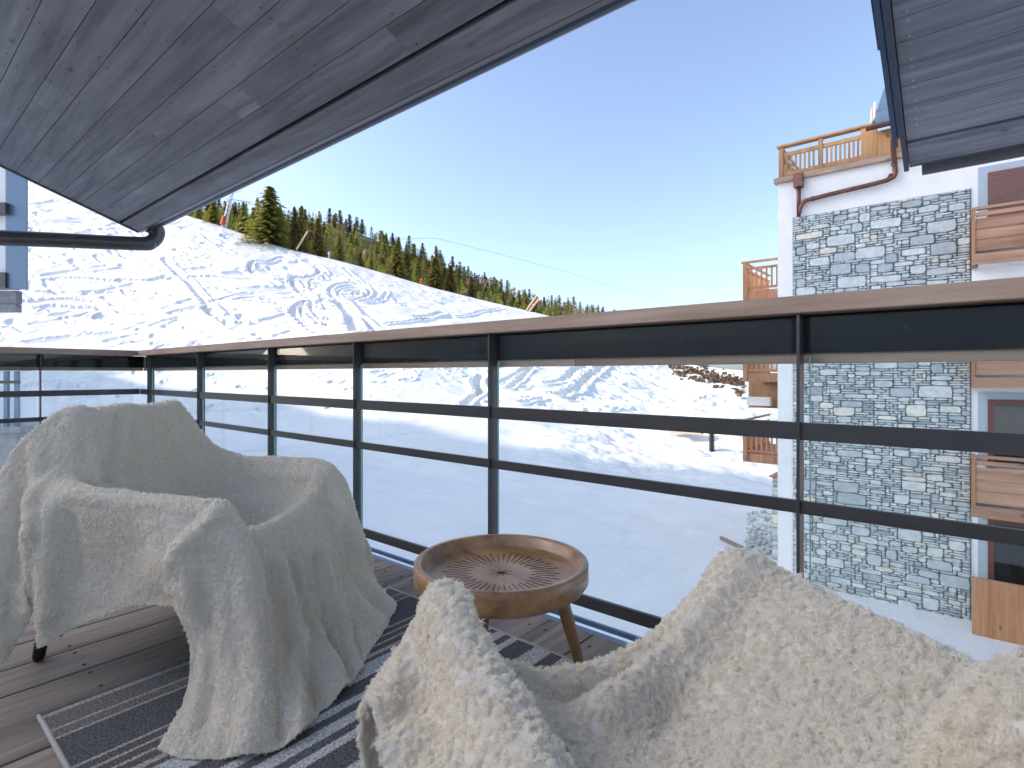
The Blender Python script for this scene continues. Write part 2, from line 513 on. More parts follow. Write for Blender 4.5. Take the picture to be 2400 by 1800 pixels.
def T(pts, ox, oy, k):
    return [(ox+px*k, oy+py*k) for px, py in pts]
tracks = []       # (photo pixel polyline, width m, depth m)
k2 = .2712
def A2(pts, wd=.5, dp=.22): tracks.append((T(pts, 400, 400, k2), wd, dp))
A2([(1040,790),(950,765),(830,800),(720,800),(680,850),(740,910),(850,950),(920,990)], .7, .3)
A2([(1160,790),(1230,830),(1280,880),(1200,925),(1050,940),(1100,1020),(1220,1110),(1110,1150),(1060,1220),(1150,1320),(1300,1420)], .8, .32)
A2([(1280,870),(1340,945),(1220,945),(1200,980),(1230,1030)], .45, .2)
A2([(1540+175*math.cos(a), 1055+68*math.sin(a)) for a in np.linspace(0, 6.28, 22)], .6, .28)
A2([(1560+120*math.cos(a), 1065+42*math.sin(a)) for a in np.linspace(.6, 6.6, 18)], .5, .2)
A2([(1640+70*math.cos(a), 1065+22*math.sin(a)) for a in np.linspace(.6, 6.6, 18)], .4, .16)
A2([(1300,1075),(1500,1070),(1700,1060)], .4, .16)
A2([(1330,1100),(1500,1095),(1680,1085)], .4, .16)
A2([(1380,1060),(1450,1120),(1520,1190),(1620,1270),(1700,1330),(1800,1410)], .7, .3)
A2([(1440,1130),(1520,1230),(1560,1330),(1590,1400)], 1.3, .4)
A2([(1160,1120),(1120,1220),(1200,1320),(1300,1390),(1400,1440)], .5, .22)
A2([(1210,1130),(1230,1220),(1330,1310),(1480,1410)], .5, .2)
A2([(1310,1140),(1370,1230),(1450,1280)], .35, .14)
A2([(-60,760),(0,830),(80,900),(160,970),(230,1060),(300,1130),(370,1210),(430,1280),(520,1350)], .7, .25)
A2([(1500,850),(1600,930),(1680,990),(1780,1030),(1860,1060)], .5, .2)
A2([(1180,770),(1300,850),(1340,900)], .6, .22)
A2([(1700,980),(1860,1040),(1800,1120),(1650,1130)], .5, .2)
A2([(350,1120),(500,1125),(700,1140),(900,1150)], .6, .22)
A2([(140,920),(350,915),(520,930),(700,940),(850,940)], .6, .2)
A2([(260,1030),(480,1020),(700,1025)], .5, .15)
A2([(480,1330),(700,1330),(850,1350),(1100,1370)], .8, .28)
A2([(300,1190),(340,1240),(380,1270)], 1.1, .4)
A2([(450,560),(600,610),(780,620)], .9, .3)
A2([(100,490),(300,540),(450,590)], .9, .25)
k1 = .3617
def A1(pts, wd=.6, dp=.22): tracks.append((T(pts, 0, 300, k1), wd, dp))
A1([(340,975),(560,985),(700,1000)], .9, .3)
A1([(150,1060),(300,1065),(400,1065)], .8, .25)
A1([(280,1155),(500,1165),(650,1180),(850,1225)], .8, .3)
A1([(200,1120),(420,1110),(620,1140),(880,1195)], .8, .25)
A1([(760,985),(900,990),(1120,980)], .7, .22)
A1([(780,890),(1050,905)], .6, .2)
A1([(560,1060),(740,1070)], .8, .25)
A1([(640,1215),(860,1230),(940,1240)], 1.2, .35)
A1([(820,1065),(960,1075),(1100,1110)], .6, .2)
k3 = .2712
def A3(pts, wd=.6, dp=.22): tracks.append((T(pts, 900, 500, k3), wd, dp))
A3([(990,1460),(1120,1400),(1240,1340)], .45, .18)
A3([(1080,1520),(1180,1430),(1280,1330)], .5, .22)
A3([(1400,1480),(1550,1450),(1620,1400),(1720,1330)], .6, .26)
A3([(1480,1580),(1640,1540),(1720,1460),(1800,1400),(1880,1320),(1960,1250)], .7, .3)
A3([(840,1400),(800,1450),(830,1530),(740,1600),(690,1660)], .6, .26)
A3([(1200,1640),(1360,1600)], .5, .2)
A3([(280,915),(420,890),(500,870)], .9, .35)
A3([(620,890),(700,880),(850,850),(1010,830)], .5, .22)
A3([(20,960),(200,940),(400,925)], .5, .22)

def pix_to_ground(u, v):
    """invert base_z along the photo column"""
    _, ds = skyline(u)
    ys = np.linspace(14, float(ds), 500)
    zz = base_z((u-CU)/F*ys, ys)
    vv = CV - (zz-E)/ys*F
    y = float(np.interp(-v, -vv, ys))
    return (u-CU)/F*y, y

segs = []
for pts, wd, dp in tracks:
    pa = np.array(pts); flat_ = abs(pa[-1,1]-pa[0,1]) < .3*abs(pa[-1,0]-pa[0,0])
    if flat_ and pa[0,1] < 800 and pa[0,0] < 760: wd = max(wd*1.3, 1.1); dp *= .55
    g = [pix_to_ground(*p) for p in pts]
    # densify with Catmull-Rom
    g = np.array(g)
    out = []
    for i in range(len(g)-1):
        p0 = g[max(i-1,0)]; p1 = g[i]; p2 = g[i+1]; p3 = g[min(i+2,len(g)-1)]
        for s in np.linspace(0, 1, 5)[:-1]:
            out.append(.5*((2*p1)+(-p0+p2)*s+(2*p0-5*p1+4*p2-p3)*s*s+(-p0+3*p1-3*p2+p3)*s**3))
    out.append(g[-1])
    for i in range(len(out)-1): segs.append((*out[i], *out[i+1], wd*.95, dp*1.9))

sr = random.Random(99)
def stroke(u, v, L, ang, wd, dp):
    x0, y0 = pix_to_ground(u, v)
    dx, dy = math.cos(ang)*L/2, math.sin(ang)*L/2
    b_ = sr.uniform(-.12, .12)*L
    p = [(x0-dx, y0-dy), (x0-dy*.0+b_*-math.sin(ang)*.5, y0+b_*math.cos(ang)*.5), (x0+dx, y0+dy)]
    for q in range(2): segs.append((*p[q], *p[q+1], wd, dp))
for _ in range(115):           # wind-cut ridges on the left of the slope
    u = sr.uniform(-60, 760)
    lo = float(skyline(u)[0])+35
    v = sr.uniform(lo, 800)
    stroke(u, v, sr.uniform(2.5, 11), sr.choice([-1, -1, 1])*sr.uniform(.35, .75), sr.uniform(.45, .85), sr.uniform(.16, .36))
for _ in range(170):           # chunks and footprints
    u = sr.uniform(-60, 1650)
    lo = max(float(skyline(u)[0])+20, 700 if u < 1100 else 0)
    v = lo + (965-lo)*sr.random()
    stroke(u, v, sr.uniform(.4, 1.3), sr.uniform(-1.2, 1.2), sr.uniform(.25, .5), sr.uniform(.18, .32))

def detail_z(x, y):
    """snow relief: tracks with berms, wind ridges, footprints, ploughed lumps"""
    h = np.zeros_like(x)
    # which part is the open ski slope
    u = CU + F*x/np.maximum(y, 1)
    hill = np.clip((y-np.interp(u, _gu, _g0))/14, 0, 1)
    # soft undulation
    h += (fbm(x/7, y/9, 4, 2)-.5)*.9*hill
    h += (fbm(x/2.2+.3*y, y/2.6, 3, 8)-.5)*.30*np.clip((y-12)/10, .25, 1)
    # long wind ridges across the slope (left part of the slope)
    L_ = np.clip((900-u)/500, 0, 1)
    xw = x + 5*(vnoise(x/11, y/9, 61)-.5) + .35*y; yw = y + 3.5*(vnoise(x/8, y/8, 67)-.5)
    a = vnoise(xw/8.5, yw/1.7, 11)*.55 + vnoise(xw/4.1+.37*yw, yw/.95, 14)*.3 + vnoise(xw/1.9-.21*yw, yw/.5, 18)*.15
    r1 = np.clip(a-.56, 0, 1)*.9
    h += r1*5.5*hill*L_*np.clip((fbm(x/20, y/18, 2, 5)-.36)*5, 0, 1)
    # ploughed lumps, right
    Rr = np.clip((u-1180)/250, 0, 1)*np.clip((y-23)/7, 0, 1)
    h += (fbm(x/1.9+.4*y, y/1.9, 3, 21)-.5)*1.1*Rr + (fbm(x/.8, y/.8+.3*x, 3, 25)-.5)*.35*Rr
    h += np.clip(fbm(x/.7, y/.7, 3, 23)-.52, 0, 1)*1.5*hill*np.clip((fbm(x/14,y/14,2,29)-.45)*6,0,1)
    # tracks
    sh = x.shape
    xf = x.reshape(-1); yf = y.reshape(-1); hf = h.reshape(-1)
    for (ax, ay, bx, by, wd, dp) in segs:
        m = np.nonzero((xf > min(ax,bx)-3*wd) & (xf < max(ax,bx)+3*wd) & (yf > min(ay,by)-3*wd) & (yf < max(ay,by)+3*wd))[0]
        if len(m) == 0: continue
        px = xf[m]-ax; py = yf[m]-ay
        dx, dy = bx-ax, by-ay
        tt = np.clip((px*dx+py*dy)/(dx*dx+dy*dy+1e-9), 0, 1)
        dd = np.hypot(px-tt*dx, py-tt*dy)/wd
        val = -dp*1.3*np.exp(-(dd/.72)**2) + dp*.6*np.exp(-((dd-1.35)/.5)**2)
        trk = acc[m]
        acc[m] = np.where(np.abs(val) > np.abs(trk), val, trk)
    return h

# polar sampling: rows even in the photo's vertical for the slope, wide skirts outside the frame
cols = np.concatenate([np.linspace(-2600, -150, 60), np.linspace(-140, 1900, 1050), np.linspace(1906, 5000, 90)])
rows_far = 1250
Vt = []
for u in cols:
    vs, ds = skyline(u)
    ys = np.concatenate([np.linspace(2.5, 14, 40), np.linspace(14.2, float(ds), 500)])
    zz = base_z((u-CU)/F*ys, ys)
    vv = CV - (zz-E)/ys*F
    tgt = np.linspace(vv[0], vv[-1], 60)
    n1 = np.interp(-np.concatenate([np.linspace(vv[0], 1500, 60)[:-1], np.linspace(1500, 1000, 341)]), -vv, ys) if vv[0] > 1000 > vv[-1] else np.linspace(2.5, 14, 400)
    y_a = n1[-1]
    v_a = np.interp(y_a, ys, vv)
    n2 = np.interp(-np.linspace(v_a, vv[-1], rows_far+1)[1:], -vv, ys)
    n3 = float(ds)+np.array([.15,.5,1.2,2.5,5,9,15,25,40,60,90,140])
    Vt.append(np.concatenate([n1, n2, n3]))
Yg = np.array(Vt).T
Yg = np.maximum.accumulate(Yg + np.arange(Yg.shape[0])[:,None]*1e-5, axis=0)
Ug = np.broadcast_to(cols, Yg.shape)
Xg = (Ug-CU)/F*Yg
acc = np.zeros(Xg.size)
hd = detail_z(Xg, Yg)
_, dsk = skyline(Ug)
fade = np.clip((dsk-Yg)/4+.25, .12, 1)*np.clip((Yg-6)/8, 0, 1)
Zg = base_z(Xg, Yg) + (hd + acc.reshape(Xg.shape)*(.6+.8*vnoise(Xg/6.5+.2*Yg, Yg/3.3, 40)))*fade
V = np.stack([RT[0]*Xg+FW[0]*Yg, RT[1]*Xg+FW[1]*Yg, Zg], -1)
snow = grid_object("snow_ground", V[:, ::1], M['snow'])
tag(snow, "snow covering the ground and the ski slope, crossed by ski tracks", "snow", kind="structure")

def ground_at(u, v=None, d=None):
    x = (u-CU)/F*d
    return float(base_z(np.array([x]), np.array([d]))[0])

# snow underneath and behind the camera + an unseen ridge added to shade the valley floor
mb = MB()
mb.poly([(-400,-300,ZG-.5),(400,-300,ZG-.5),(400,400,ZG-.5),(-400,400,ZG-.5)], [(0,1,2,3)])
tag(mb.build("ground", M['snow']), "flat snow ground beneath everything", "ground", kind="structure")
KK = math.tan(SUN_EL)/SUN_DIR[1]
RY = -60.0
RZ = E + 5.0 + KK*(15.5-RY)
mr = MB()
xs = np.linspace(-194, -76, 60)
top = [RZ + .7*math.sin(x*.11)+.5*math.sin(x*.31+1) + 0*x for x in xs]
vv_ = []; ff = []
for x, t_ in zip(xs, top):
    vv_ += [(x, RY-60, ZG-1), (x, RY, t_), (x, RY+14, ZG+24), (x, RY+34, ZG-1)]
for i in range(len(xs)-1):
    for j in range(3):
        ff.append((i*4+j, (i+1)*4+j, (i+1)*4+j+1, i*4+j+1))
mr.poly(vv_, ff)
tag(mr.build("added_shade_ridge", M['snow']), "unseen snowy ridge added behind the chalet to shade the valley floor", "shadow blocker", kind="structure")

# forest hillside behind the crest
ft_u = np.array([200, 450, 560, 700, 780, 860, 940, 1030, 1110, 1180, 1240, 1330, 1400, 1470, 1560, 1700], float)
ft_v = np.array([430, 478, 480, 492, 503, 530, 562, 595, 640, 662, 690, 702, 718, 738, 770, 860], float)   # tree-top line
D0, D1 = 158.0, 310.0
def forest_pt(u, s):
    """s 0 near .. 1 far: ground of the wooded hillside"""
    vs, _ = skyline(u)
    vt = np.interp(u, ft_u, ft_v)
    d = D0 + (D1-D0)*s
    v_near = vs + 55
    v_far = vt + 20
    v = v_near + (v_far-v_near)*s**.8
    return d, v
us = np.linspace(150, 1750, 80); ss = np.linspace(-.3, 1.4, 20)
FV = np.zeros((len(ss), len(us), 3))
for i, s in enumerate(ss):
    for j, u in enumerate(us):
        d, v = forest_pt(u, min(max(s, 0), 1))
        if s < 0: v += -s*300
        if s > 1: v += (s-1)*260; d += (s-1)*80
        FV[i, j] = P(u, v, d)
fh = grid_object("forest_hill", FV, plain('forest_floor', (.17,.135,.075), .95, 0, .5, .08))
tag(fh, "wooded hillside falling to the right beyond the ski slope", "hillside", kind="structure")

# ------------------------------------------------------------------ trees
def conifer_mesh(name, seed, h=10.0, levels=26, cards=9, spread=.24, big=False):
    r_ = random.Random(seed)
    mb = MB()
    for lv in range(levels):
        f = (lv+.5)/levels
        z = h*(.06+.93*f)
        rad = h*spread*((1-f)**.82)*(.78+.4*r_.random()) + h*.006
        nb = max(5, int((11 if big else 7)*(1-f*.55)))
        a0 = r_.random()*6.28
        for b in range(nb):
            if r_.random() < .08: continue
            a = a0 + b*6.283/nb + r_.uniform(-.25,.25)
            L = rad*(.65+.5*r_.random())
            droop = -.22-.25*r_.random() if f < .8 else .25
            dx, dy = math.cos(a), math.sin(a)
            m = max(2, int(cards*(1-f*.6)))
            for c in range(m):
                s = (c+.6)/m
                px, py = dx*L*s, dy*L*s
                pz = z + droop*L*s + .10*L*math.sin(s*3.0) 
                wd = h*(.030 if not big else .020)*(1.25-s*.6)*(.7+.6*r_.random())
                for q in range(2):
                    aa = a + r_.uniform(-1.1, 1.1)
                    ux, uy = math.cos(aa)*wd*1.9, math.sin(aa)*wd*1.9
                    vx, vy = -math.sin(aa)*wd*.7, math.cos(aa)*wd*.7
                    dz = -wd*r_.uniform(.5,2.2); jz = r_.uniform(-.4,.4)*wd
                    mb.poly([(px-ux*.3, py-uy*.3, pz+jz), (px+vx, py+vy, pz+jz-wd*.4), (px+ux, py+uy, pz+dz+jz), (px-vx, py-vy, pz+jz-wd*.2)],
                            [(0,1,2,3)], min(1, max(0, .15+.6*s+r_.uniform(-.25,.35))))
    # leader
    mb.poly([(0,-h*.008,h*.93),(0,h*.008,h*.93),(0,0,h*1.03)], [(0,1,2)], .6)
    mb.poly([(-h*.008,0,h*.93),(h*.008,0,h*.93),(0,0,h*1.03)], [(0,1,2)], .6)
    tr = MB(); tr.tube([(0,0,-.8),(0,0,h*.5),(0,0,h*.97)], [h*.018, h*.011, h*.002], 6)
    return mb, tr
def bare_mesh(seed, h=8.0):
    r_ = random.Random(seed)
    mb = MB()
    def twig(p, d, L, r, lev):
        q = p + d*L
        n = 3
        sx = d.orthogonal().normalized(); sy = d.cross(sx)
        a = [p + sx*r*math.cos(k*2.09)+sy*r*math.sin(k*2.09) for k in range(3)]
        b = [q + sx*r*.5*math.cos(k*2.09)+sy*r*.5*math.sin(k*2.09) for k in range(3)]
        mb.poly(a+b, [(0,1,4,3),(1,2,5,4),(2,0,3,5)], r_.random())
        if lev == 0: return
        for k in range(5 if lev > 1 else 6):
            s = .35+.65*r_.random()
            dd = (d + Vector((r_.uniform(-1,1), r_.uniform(-1,1), r_.uniform(-.1,.9)))*.75).normalized()
            twig(p + d*L*s, dd, L*.5*(.7+.5*r_.random()), max(r*.6, .055), lev-1)
    twig(Vector((0,0,h*.15)), Vector((0,0,1)), h*.55, h*.012, 4)
    tr = MB(); tr.tube([(0,0,-.8),(0,0,h*.2)], [h*.018, h*.013], 6)
    return mb, tr
def tree_thing(name, meshes, mat, label, cat, group, loc, sc, rz):
    o = bpy.data.objects.new(name, None); COL.objects.link(o)
    o.location = loc; o.scale = sc; o.rotation_euler = (0,0,rz)
    tag(o, label, cat, group)
    for nm, me in meshes:
        c = bpy.data.objects.new(nm, me); COL.objects.link(c); c.parent = o
    return o
def make_meshes(pair, mat):
    res = []
    for nm, mb, m in (("crown", pair[0], mat), ("trunk", pair[1], M['trunk'])):
        ob = mb.build(nm, m); me = ob.data
        bpy.data.objects.remove(ob)
        res.append((nm, me))
    return res
con_s = [make_meshes(conifer_mesh("c", 20+i, 10, 17, 5, .17+.025*i), M['conifer']) for i in range(4)]
con_b = [make_meshes(conifer_mesh("c", 40+i, 10, 36, 12, .31+.02*i, True), M['conifer']) for i in range(3)]
bares = [make_meshes(bare_mesh(60+i), M['bare']) for i in range(3)]
# big trees along the crest: (u, top v, base v, d, width factor, mesh, label)
crest = [(632, 432, 585, 97, 1.75, 0, "tallest broad golden green fir rising above the crest beside the lift pylon"),
         (690, 480, 600, 98, .8, 1, "dark slim fir just right of the tallest golden fir"),
         (707, 478, 604, 101, .75, 2, "dark slim fir behind the crest with its top level with its neighbour on the left"),
         (745, 508, 612, 99, 1.0, 0, "bushy fir behind the leaning pale pole on the crest"),
         (795, 545, 622, 100, 1.0, 1, "fir in front of the pink brown bare trees on the crest"),
         (845, 590, 640, 103, 1.0, 2, "low round green fir at the snow edge, left of the middle of the crest"),
         (870, 588, 645, 103, 1.0, 0, "low fir at the snow edge beside a taller brownish fir"),
         (930, 566, 668, 104, 1.4, 1, "broad brownish green fir at the middle of the crest"),
         (1020, 600, 692, 106, 1.5, 2, "broad yellow green fir right of the small red hut on the crest"),
         (1055, 620, 702, 107, 1.1, 0, "olive fir at the right end of the tall group on the crest"),
         (1105, 645, 715, 109, 1.1, 1, "green fir standing alone right of a snowy gap in the forest"),
         (500, 462, 555, 96, 1.2, 2, "fir directly left of the white lift pylon under the roof edge"),
         (465, 470, 545, 96, 1.1, 0, "leftmost fir on the crest, partly behind the roof edge"),
         (570, 470, 575, 99, .9, 1, "dark fir between the lift pylon and the tallest fir"),
         (1022, 576, 680, 190, .55, 2, "single slim fir that sticks up above the forest skyline")]
for i, (u, vt, vb, d, wf, k, lab) in enumerate(crest):
    d = float(skyline(u)[1]) + (d-92)*.35 + (60 if d > 150 else 0)
    h = (vb-vt)/F*d
    p = P(u, vb, d)
    s = h/10.2
    tree_thing("fir_tree", con_b[k], None, lab, "tree", "firs along the snow crest", p, (s*wf, s*wf, s), rnd.random()*6.28)
# forest
cnt = 0
tries = 0
placed = []
while cnt < 262 and tries < 9000:
    tries += 1
    u = rnd.uniform(395, 1470)
    s = rnd.random()**.55
    d, v = forest_pt(u, s)
    if any(abs(u-a)*d/F < 1.9 and abs(d-b) < 9 for a, b in placed): continue
    placed.append((u, d))
    p = P(u, v, d)
    if (rnd.random() < (.55 if (760 < u < 900 or 1080 < u < 1210 or u > 1290) and s < .75 else .03)):
        h = rnd.uniform(6.5, 9.5)
        tree_thing("bare_tree", bares[rnd.randrange(3)], None, "bare pinkish brown deciduous tree among the conifers of the far hillside", "tree",
                   "bare trees in the far forest", p, (h/7, h/7, h/8), rnd.random()*6.28)
    else:
        h = rnd.uniform(6.0, 10.5) if u < 1250 else rnd.uniform(5.0, 8)
        tree_thing("conifer_tree", con_s[rnd.randrange(4)], None, "small dark green conifer in the dense forest on the far hillside", "tree",
                   "conifers in the far forest", p, (h/10*1.7, h/10*1.7, h/10), rnd.random()*6.28)
    cnt += 1

# the rest of the forest, beyond the three hundred individual trees
def crowd():
    lows = []
    for i in range(4):
        mb, _ = conifer_mesh("c", 90+i, 10, 11, 3, .26)
        lows.append((np.array(mb.v), [f for f in mb.f], mb.t))
    vs = []; fs = []; ts_ = []; n0 = 0
    g = np.random.default_rng(5)
    for _ in range(1500):
        u = g.uniform(395, 1480); s_ = g.random()
        d, v = forest_pt(u, s_)
        p = np.array(P(u, v+3, d)); h = g.uniform(4.0, 7.5)
        vv0, ff0, tt0 = lows[g.integers(4)]
        a = g.random()*6.28; c, s = math.cos(a), math.sin(a)
        w_ = vv0*np.array([h/10*1.35, h/10*1.35, h/10])
        w_ = np.stack([w_[:,0]*c-w_[:,1]*s, w_[:,0]*s+w_[:,1]*c, w_[:,2]], -1)+p
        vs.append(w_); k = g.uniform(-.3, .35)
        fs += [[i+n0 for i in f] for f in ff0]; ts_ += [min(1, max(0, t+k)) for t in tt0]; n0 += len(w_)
    mb = MB(); mb.v = [tuple(q) for q in np.concatenate(vs)]; mb.f = fs; mb.t = ts_
    tag(mb.build("forest", M['conifer']), "dense mass of further conifers filling the far hillside between the single trees", "forest", kind="stuff")
crowd()
# ------------------------------------------------------------------ ski lift, cables, poles
py = empty("lift_pylon", "white lattice lift pylon with crossarm standing on the snow crest", "pylon")
d_ = float(skyline(530)[1])
b0, b1 = P(523, 532, d_), P(543, 452, d_)
m_ = MB()
offs = [(-.45,-.45),(.45,-.45),(.45,.45),(-.45,.45)]
tl = [Vector(b1)+Vector((a*.6,b*.6,0)) for a, b in offs]; bl = [Vector(b0)+Vector((a,b,-1)) for a, b in offs]
for a, b in zip(bl, tl): m_.bar(a, b, .14, .14)
for k in range(9):
    f0, f1 = k/9, (k+1)/9
    for i in range(4):
        j = (i+1) % 4
        m_.bar(bl[i].lerp(tl[i], f0), bl[j].lerp(tl[j], f1), .08, .08)
m_.build("mast", M['pylon'], py)
m_ = MB(); m_.bar(P(535, 466, d_), P(590, 474, d_), .22, .22)
for q in range(5): m_.bar(P(545+q*9, 466+q*1.6, d_), P(550+q*9, 477+q*1.6, d_), .1, .1)
m_.bar(P(545, 455, d_), P(565, 448, d_), .12, .12); m_.bar(P(565, 448, d_), P(567, 440, d_), .1, .1)
m_.build("crossarm", M['pylon'], py)
m_ = MB(); m_.tube([P(520, 527, d_-.6), P(526, 506, d_-.6)], .45, 8); m_.build("pad", M['red'], py)
for (pts, lab) in (([(560,470,94),(700,512,115),(860,560,140),(1000,600,165),(1180,672,190),(1300,730,210)], "upper lift cable running down from the pylon across the forest"),
                   ([(548,481,94),(620,500,104),(800,566,130),(930,615,150),(1100,690,175)], "lower lift cable sagging in front of the forest"),
                   ([(940,560,140),(1020,558,150),(1180,598,170),(1340,640,190),(1570,712,210)], "thin dark cable crossing the sky above the forest")):
    m_ = MB(); m_.tube([P(p[0], p[1], p[2]*1.36) for p in pts], .06, 5)
    tag(m_.build("lift_cable", M['cable']), lab, "cable", "lift cables")
for (a, b, d, lab) in (((695,585),(722,541),93,"pale leaning wooden pole on the snow crest beside the dark firs"),
                       ((1233,728),(1258,693),99,"left one of two slanted pale poles at the low end of the crest"),
                       ((1240,730),(1263,701),99,"right one of two slanted pale poles at the low end of the crest")):
    d = float(skyline(a[0])[1])-.5; m_ = MB(); m_.tube([P(*a, d), P(*b, d)], .2, 7)
    tag(m_.build("slanted_pole", M['pole']), lab, "pole", "slanted poles on the crest")
for (u, v, lab) in ((771, 590, "thin white marker post at the snow edge by the fir"), (988, 652, "small red post behind the crest by the broad fir")):
    m_ = MB(); d = float(skyline(u)[1])+.5; m_.tube([P(u, v+22, d), P(u, v, d)], .14, 6); m_.tube([P(u, v+6, d), P(u, v+1, d)], .3, 6)
    tag(m_.build("marker_post", M['pylon'] if u < 900 else M['red']), lab, "post")

# ------------------------------------------------------------------ our chalet: deck, soffits, gutters
dk = MB()
PW = .178
x = -.968 - PW*29
while x < 4.5:
    yj = rnd.choice([-3.2, -3.2, -3.2]) 
    dk.box(x+.003, x+PW-.003, -2.0, 1.61+rnd.uniform(-.004,.004), -.03, rnd.uniform(-.002,.001))
    x += PW
dk.cur = 1
x = -.968 - PW*12
while x < 2.5:
    for yy in (1.53, 1.02, .45, -.1):
        for dx in (.035, PW-.035):
            dk.tube([(x+dx, yy, .0005), (x+dx, yy, .0018)], .0045, 8)
    x += PW
fl = dk.build("deck_floor", [M['deck'], M['black']])
tag(fl, "weathered brown wooden balcony deck boards under the chairs and rug", "deck", kind="structure")

ch = empty("chalet", "our own chalet: grey boarded roof overhangs with gutters round the balcony", "building")
def roof(A, Y_e, X0, X1, Yb, joints, seed, name, bw=.1516):
    """soffit plane z = E + A - .36*Y ; boards parallel to X, width bw in Y"""
    r_ = random.Random(seed)
    z = lambda Y: E + A - .36*Y
    th = .03
    m = MB()
    def board(xa, xb, ya, yb):
        m.prism([(xa, ya, z(ya)), (xa, yb, z(yb)), (xa, yb, z(yb)+th), (xa, ya, z(ya)+th)], (xb-xa, 0, 0), r_.random())
    y1 = Y_e
    ya = y1 - .195*A/2.1*1.0
    # the eave board, then the ventilation gap, then boards
    g1 = A/((.889 if X0 < -1 else .3447*(1) )+.36)
    board(X0, X1, g1+.012, y1)
    y = g1-.016
    while y > Yb:
        ya = y-bw
        xs_ = [X0] + sorted(r_.uniform(X0+.6, X1) for _ in range(max(1, int((X1-X0)/3.4)))) + [X1]
        for a, b in zip(xs_[:-1], xs_[1:]):
            if b-a > .02: board(a+.0008, b-.0008, ya+.0018, y-.0018)
        y = ya
    m.cur = 1
    y = g1-.016-bw/2
    while y > max(Yb, Y_e-2.6):
        xx = X0+(.06 if X0 > -1 else .12+r_.random()*.1)
        while xx < X1:
            for dy in (-.05, .05):
                m.tube([(xx, y+dy, z(y+dy)-.0012), (xx, y+dy, z(y+dy)+.001)], .0045, 6)
            xx += .62 if X0 < -1 else 2.4
        y -= bw
    m.cur = 0
    m.build(name, [M['soffit'], M['black'] if X0 < -1 else M['screw']], ch)
    k = MB()
    k.prism([(X0, Yb, z(Yb)+.034), (X0, y1-.002, z(y1)+.034), (X0, y1-.002, z(y1)+.12), (X0, Yb, z(Yb)+.12)], (X1-X0, 0, 0))
    k.build("roof_decking", M['black'], ch)
    return z
A_ = 2.1
YE = A_/(.786+.36)
XL = -3.487*YE
YBK = .15
zf = roof(A_, YE, XL, 4.5, YBK, None, 3, "soffit")
B_ = 3.07
YB_ = B_/(.3103+.36)
zf2 = roof(B_, YB_, -.265, 7.5, 2.5, None, 5, "soffit")
# gutters and trims, left roof
m_ = MB()
zE = zf(YE)
m_.prism([(XL-.03, YE, zE-.004), (XL-.03, YE+.035, zE+.0), (XL-.03, YE+.035, zE+.13), (XL-.03, YE, zE+.13)], (4.5-XL, 0, 0))
m_.build("fascia", M['steel'], ch)
prof = [(YE+.037+.055+.055*math.cos(a), zE+.075+.06*math.sin(a)) for a in np.linspace(math.pi, 2*math.pi, 10)]
pts = [(XL-.05, y, z_) for y, z_ in prof] + [(XL-.05, YE+.145, zE+.08), (XL-.05, YE+.038, zE+.12)]
m_ = MB(); m_.prism(pts, (4.5-XL, 0, 0)); m_.build("gutter", M['gutter'], ch, smooth=False)
m_ = MB()    # rake trim along the left roof end
m_.prism([(XL-.03, YBK, zf(YBK)-.012), (XL-.03, YE, zE-.012), (XL-.03, YE, zE+.16), (XL-.03, YBK, zf(YBK)+.16)], (.028, 0, 0))
m_.build("verge_trim", M['steel'], ch)
# downpipe from the gutter end back to the neighbour's column
g0 = Vector((XL+.1, YE+.09, zE+.03))
pp = [g0, Vector(P(369, 540, 5.55)), Vector(P(366, 556, 5.55)), Vector(P(352, 568, 5.5)), Vector(P(325, 571, 5.4)), Vector(P(120, 562, 5.0)), Vector(P(-60, 555, 4.6)), Vector(P(-160, 551, 4.4))]
def smooth_path(pts, n=6):
    out = []
    for i in range(len(pts)-1):
        p0 = pts[max(i-1,0)]; p1 = pts[i]; p2 = pts[i+1]; p3 = pts[min(i+2,len(pts)-1)]
        for k in range(n):
            s = k/n
            out.append(.5*((2*p1)+(-p0+p2)*s+(2*p0-5*p1+4*p2-p3)*s*s+(-p0+3*p1-3*p2+p3)*s**3))
    out.append(pts[-1]); return out
m_ = MB(); m_.tube(smooth_path(pp), .068, 16); m_.build("downpipe", M['steel'], ch, smooth=True)
# right roof trims
m_ = MB()
zE2 = zf2(YB_)
m_.prism([(-.265, YB_, zE2-.004), (-.265, YB_+.03, zE2-.004), (-.265, YB_+.03, zE2+.16), (-.265, YB_, zE2+.16)], (7.7, 0, 0))
m_.build("fascia", M['gutter'], ch)
m_ = MB(); pts = [(-.2, YB_+.03+.09+.085*math.cos(a), zE2+.04+.085*math.sin(a)) for a in np.linspace(math.pi, 2*math.pi, 10)] + [(-.2, YB_+.2, zE2+.07), (-.2, YB_+.03, zE2+.07)]
m_.prism(pts, (7.6, 0, 0)); m_.build("gutter", M['steel'], ch)
m_ = MB()
m_.prism([(-.295, 1.9, zf2(1.9)-.03), (-.295, YB_+.02, zE2-.03), (-.295, YB_+.02, zE2+.16), (-.295, 1.9, zf2(1.9)+.16)], (.027, 0, 0))
m_.build("verge_trim", M['gutter'], ch)
def strip(xa, xb, dz, dz2, ye, mat, nm):
    q_ = MB(); q_.prism([(xa, 1.5, zf2(1.5)+dz), (xa, ye, zf2(ye)+dz), (xa, ye, zf2(ye)+dz2), (xa, 1.5, zf2(1.5)+dz2)], (xb-xa, 0, 0)); q_.build(nm, mat, ch)
strip(-.322, -.297, .13, .19, YB_-.1, M['blue_metal'], "roof_edge_sheet")
strip(-.350, -.323, .10, .26, YB_-.06, M['blue_dark'], "barge_board")
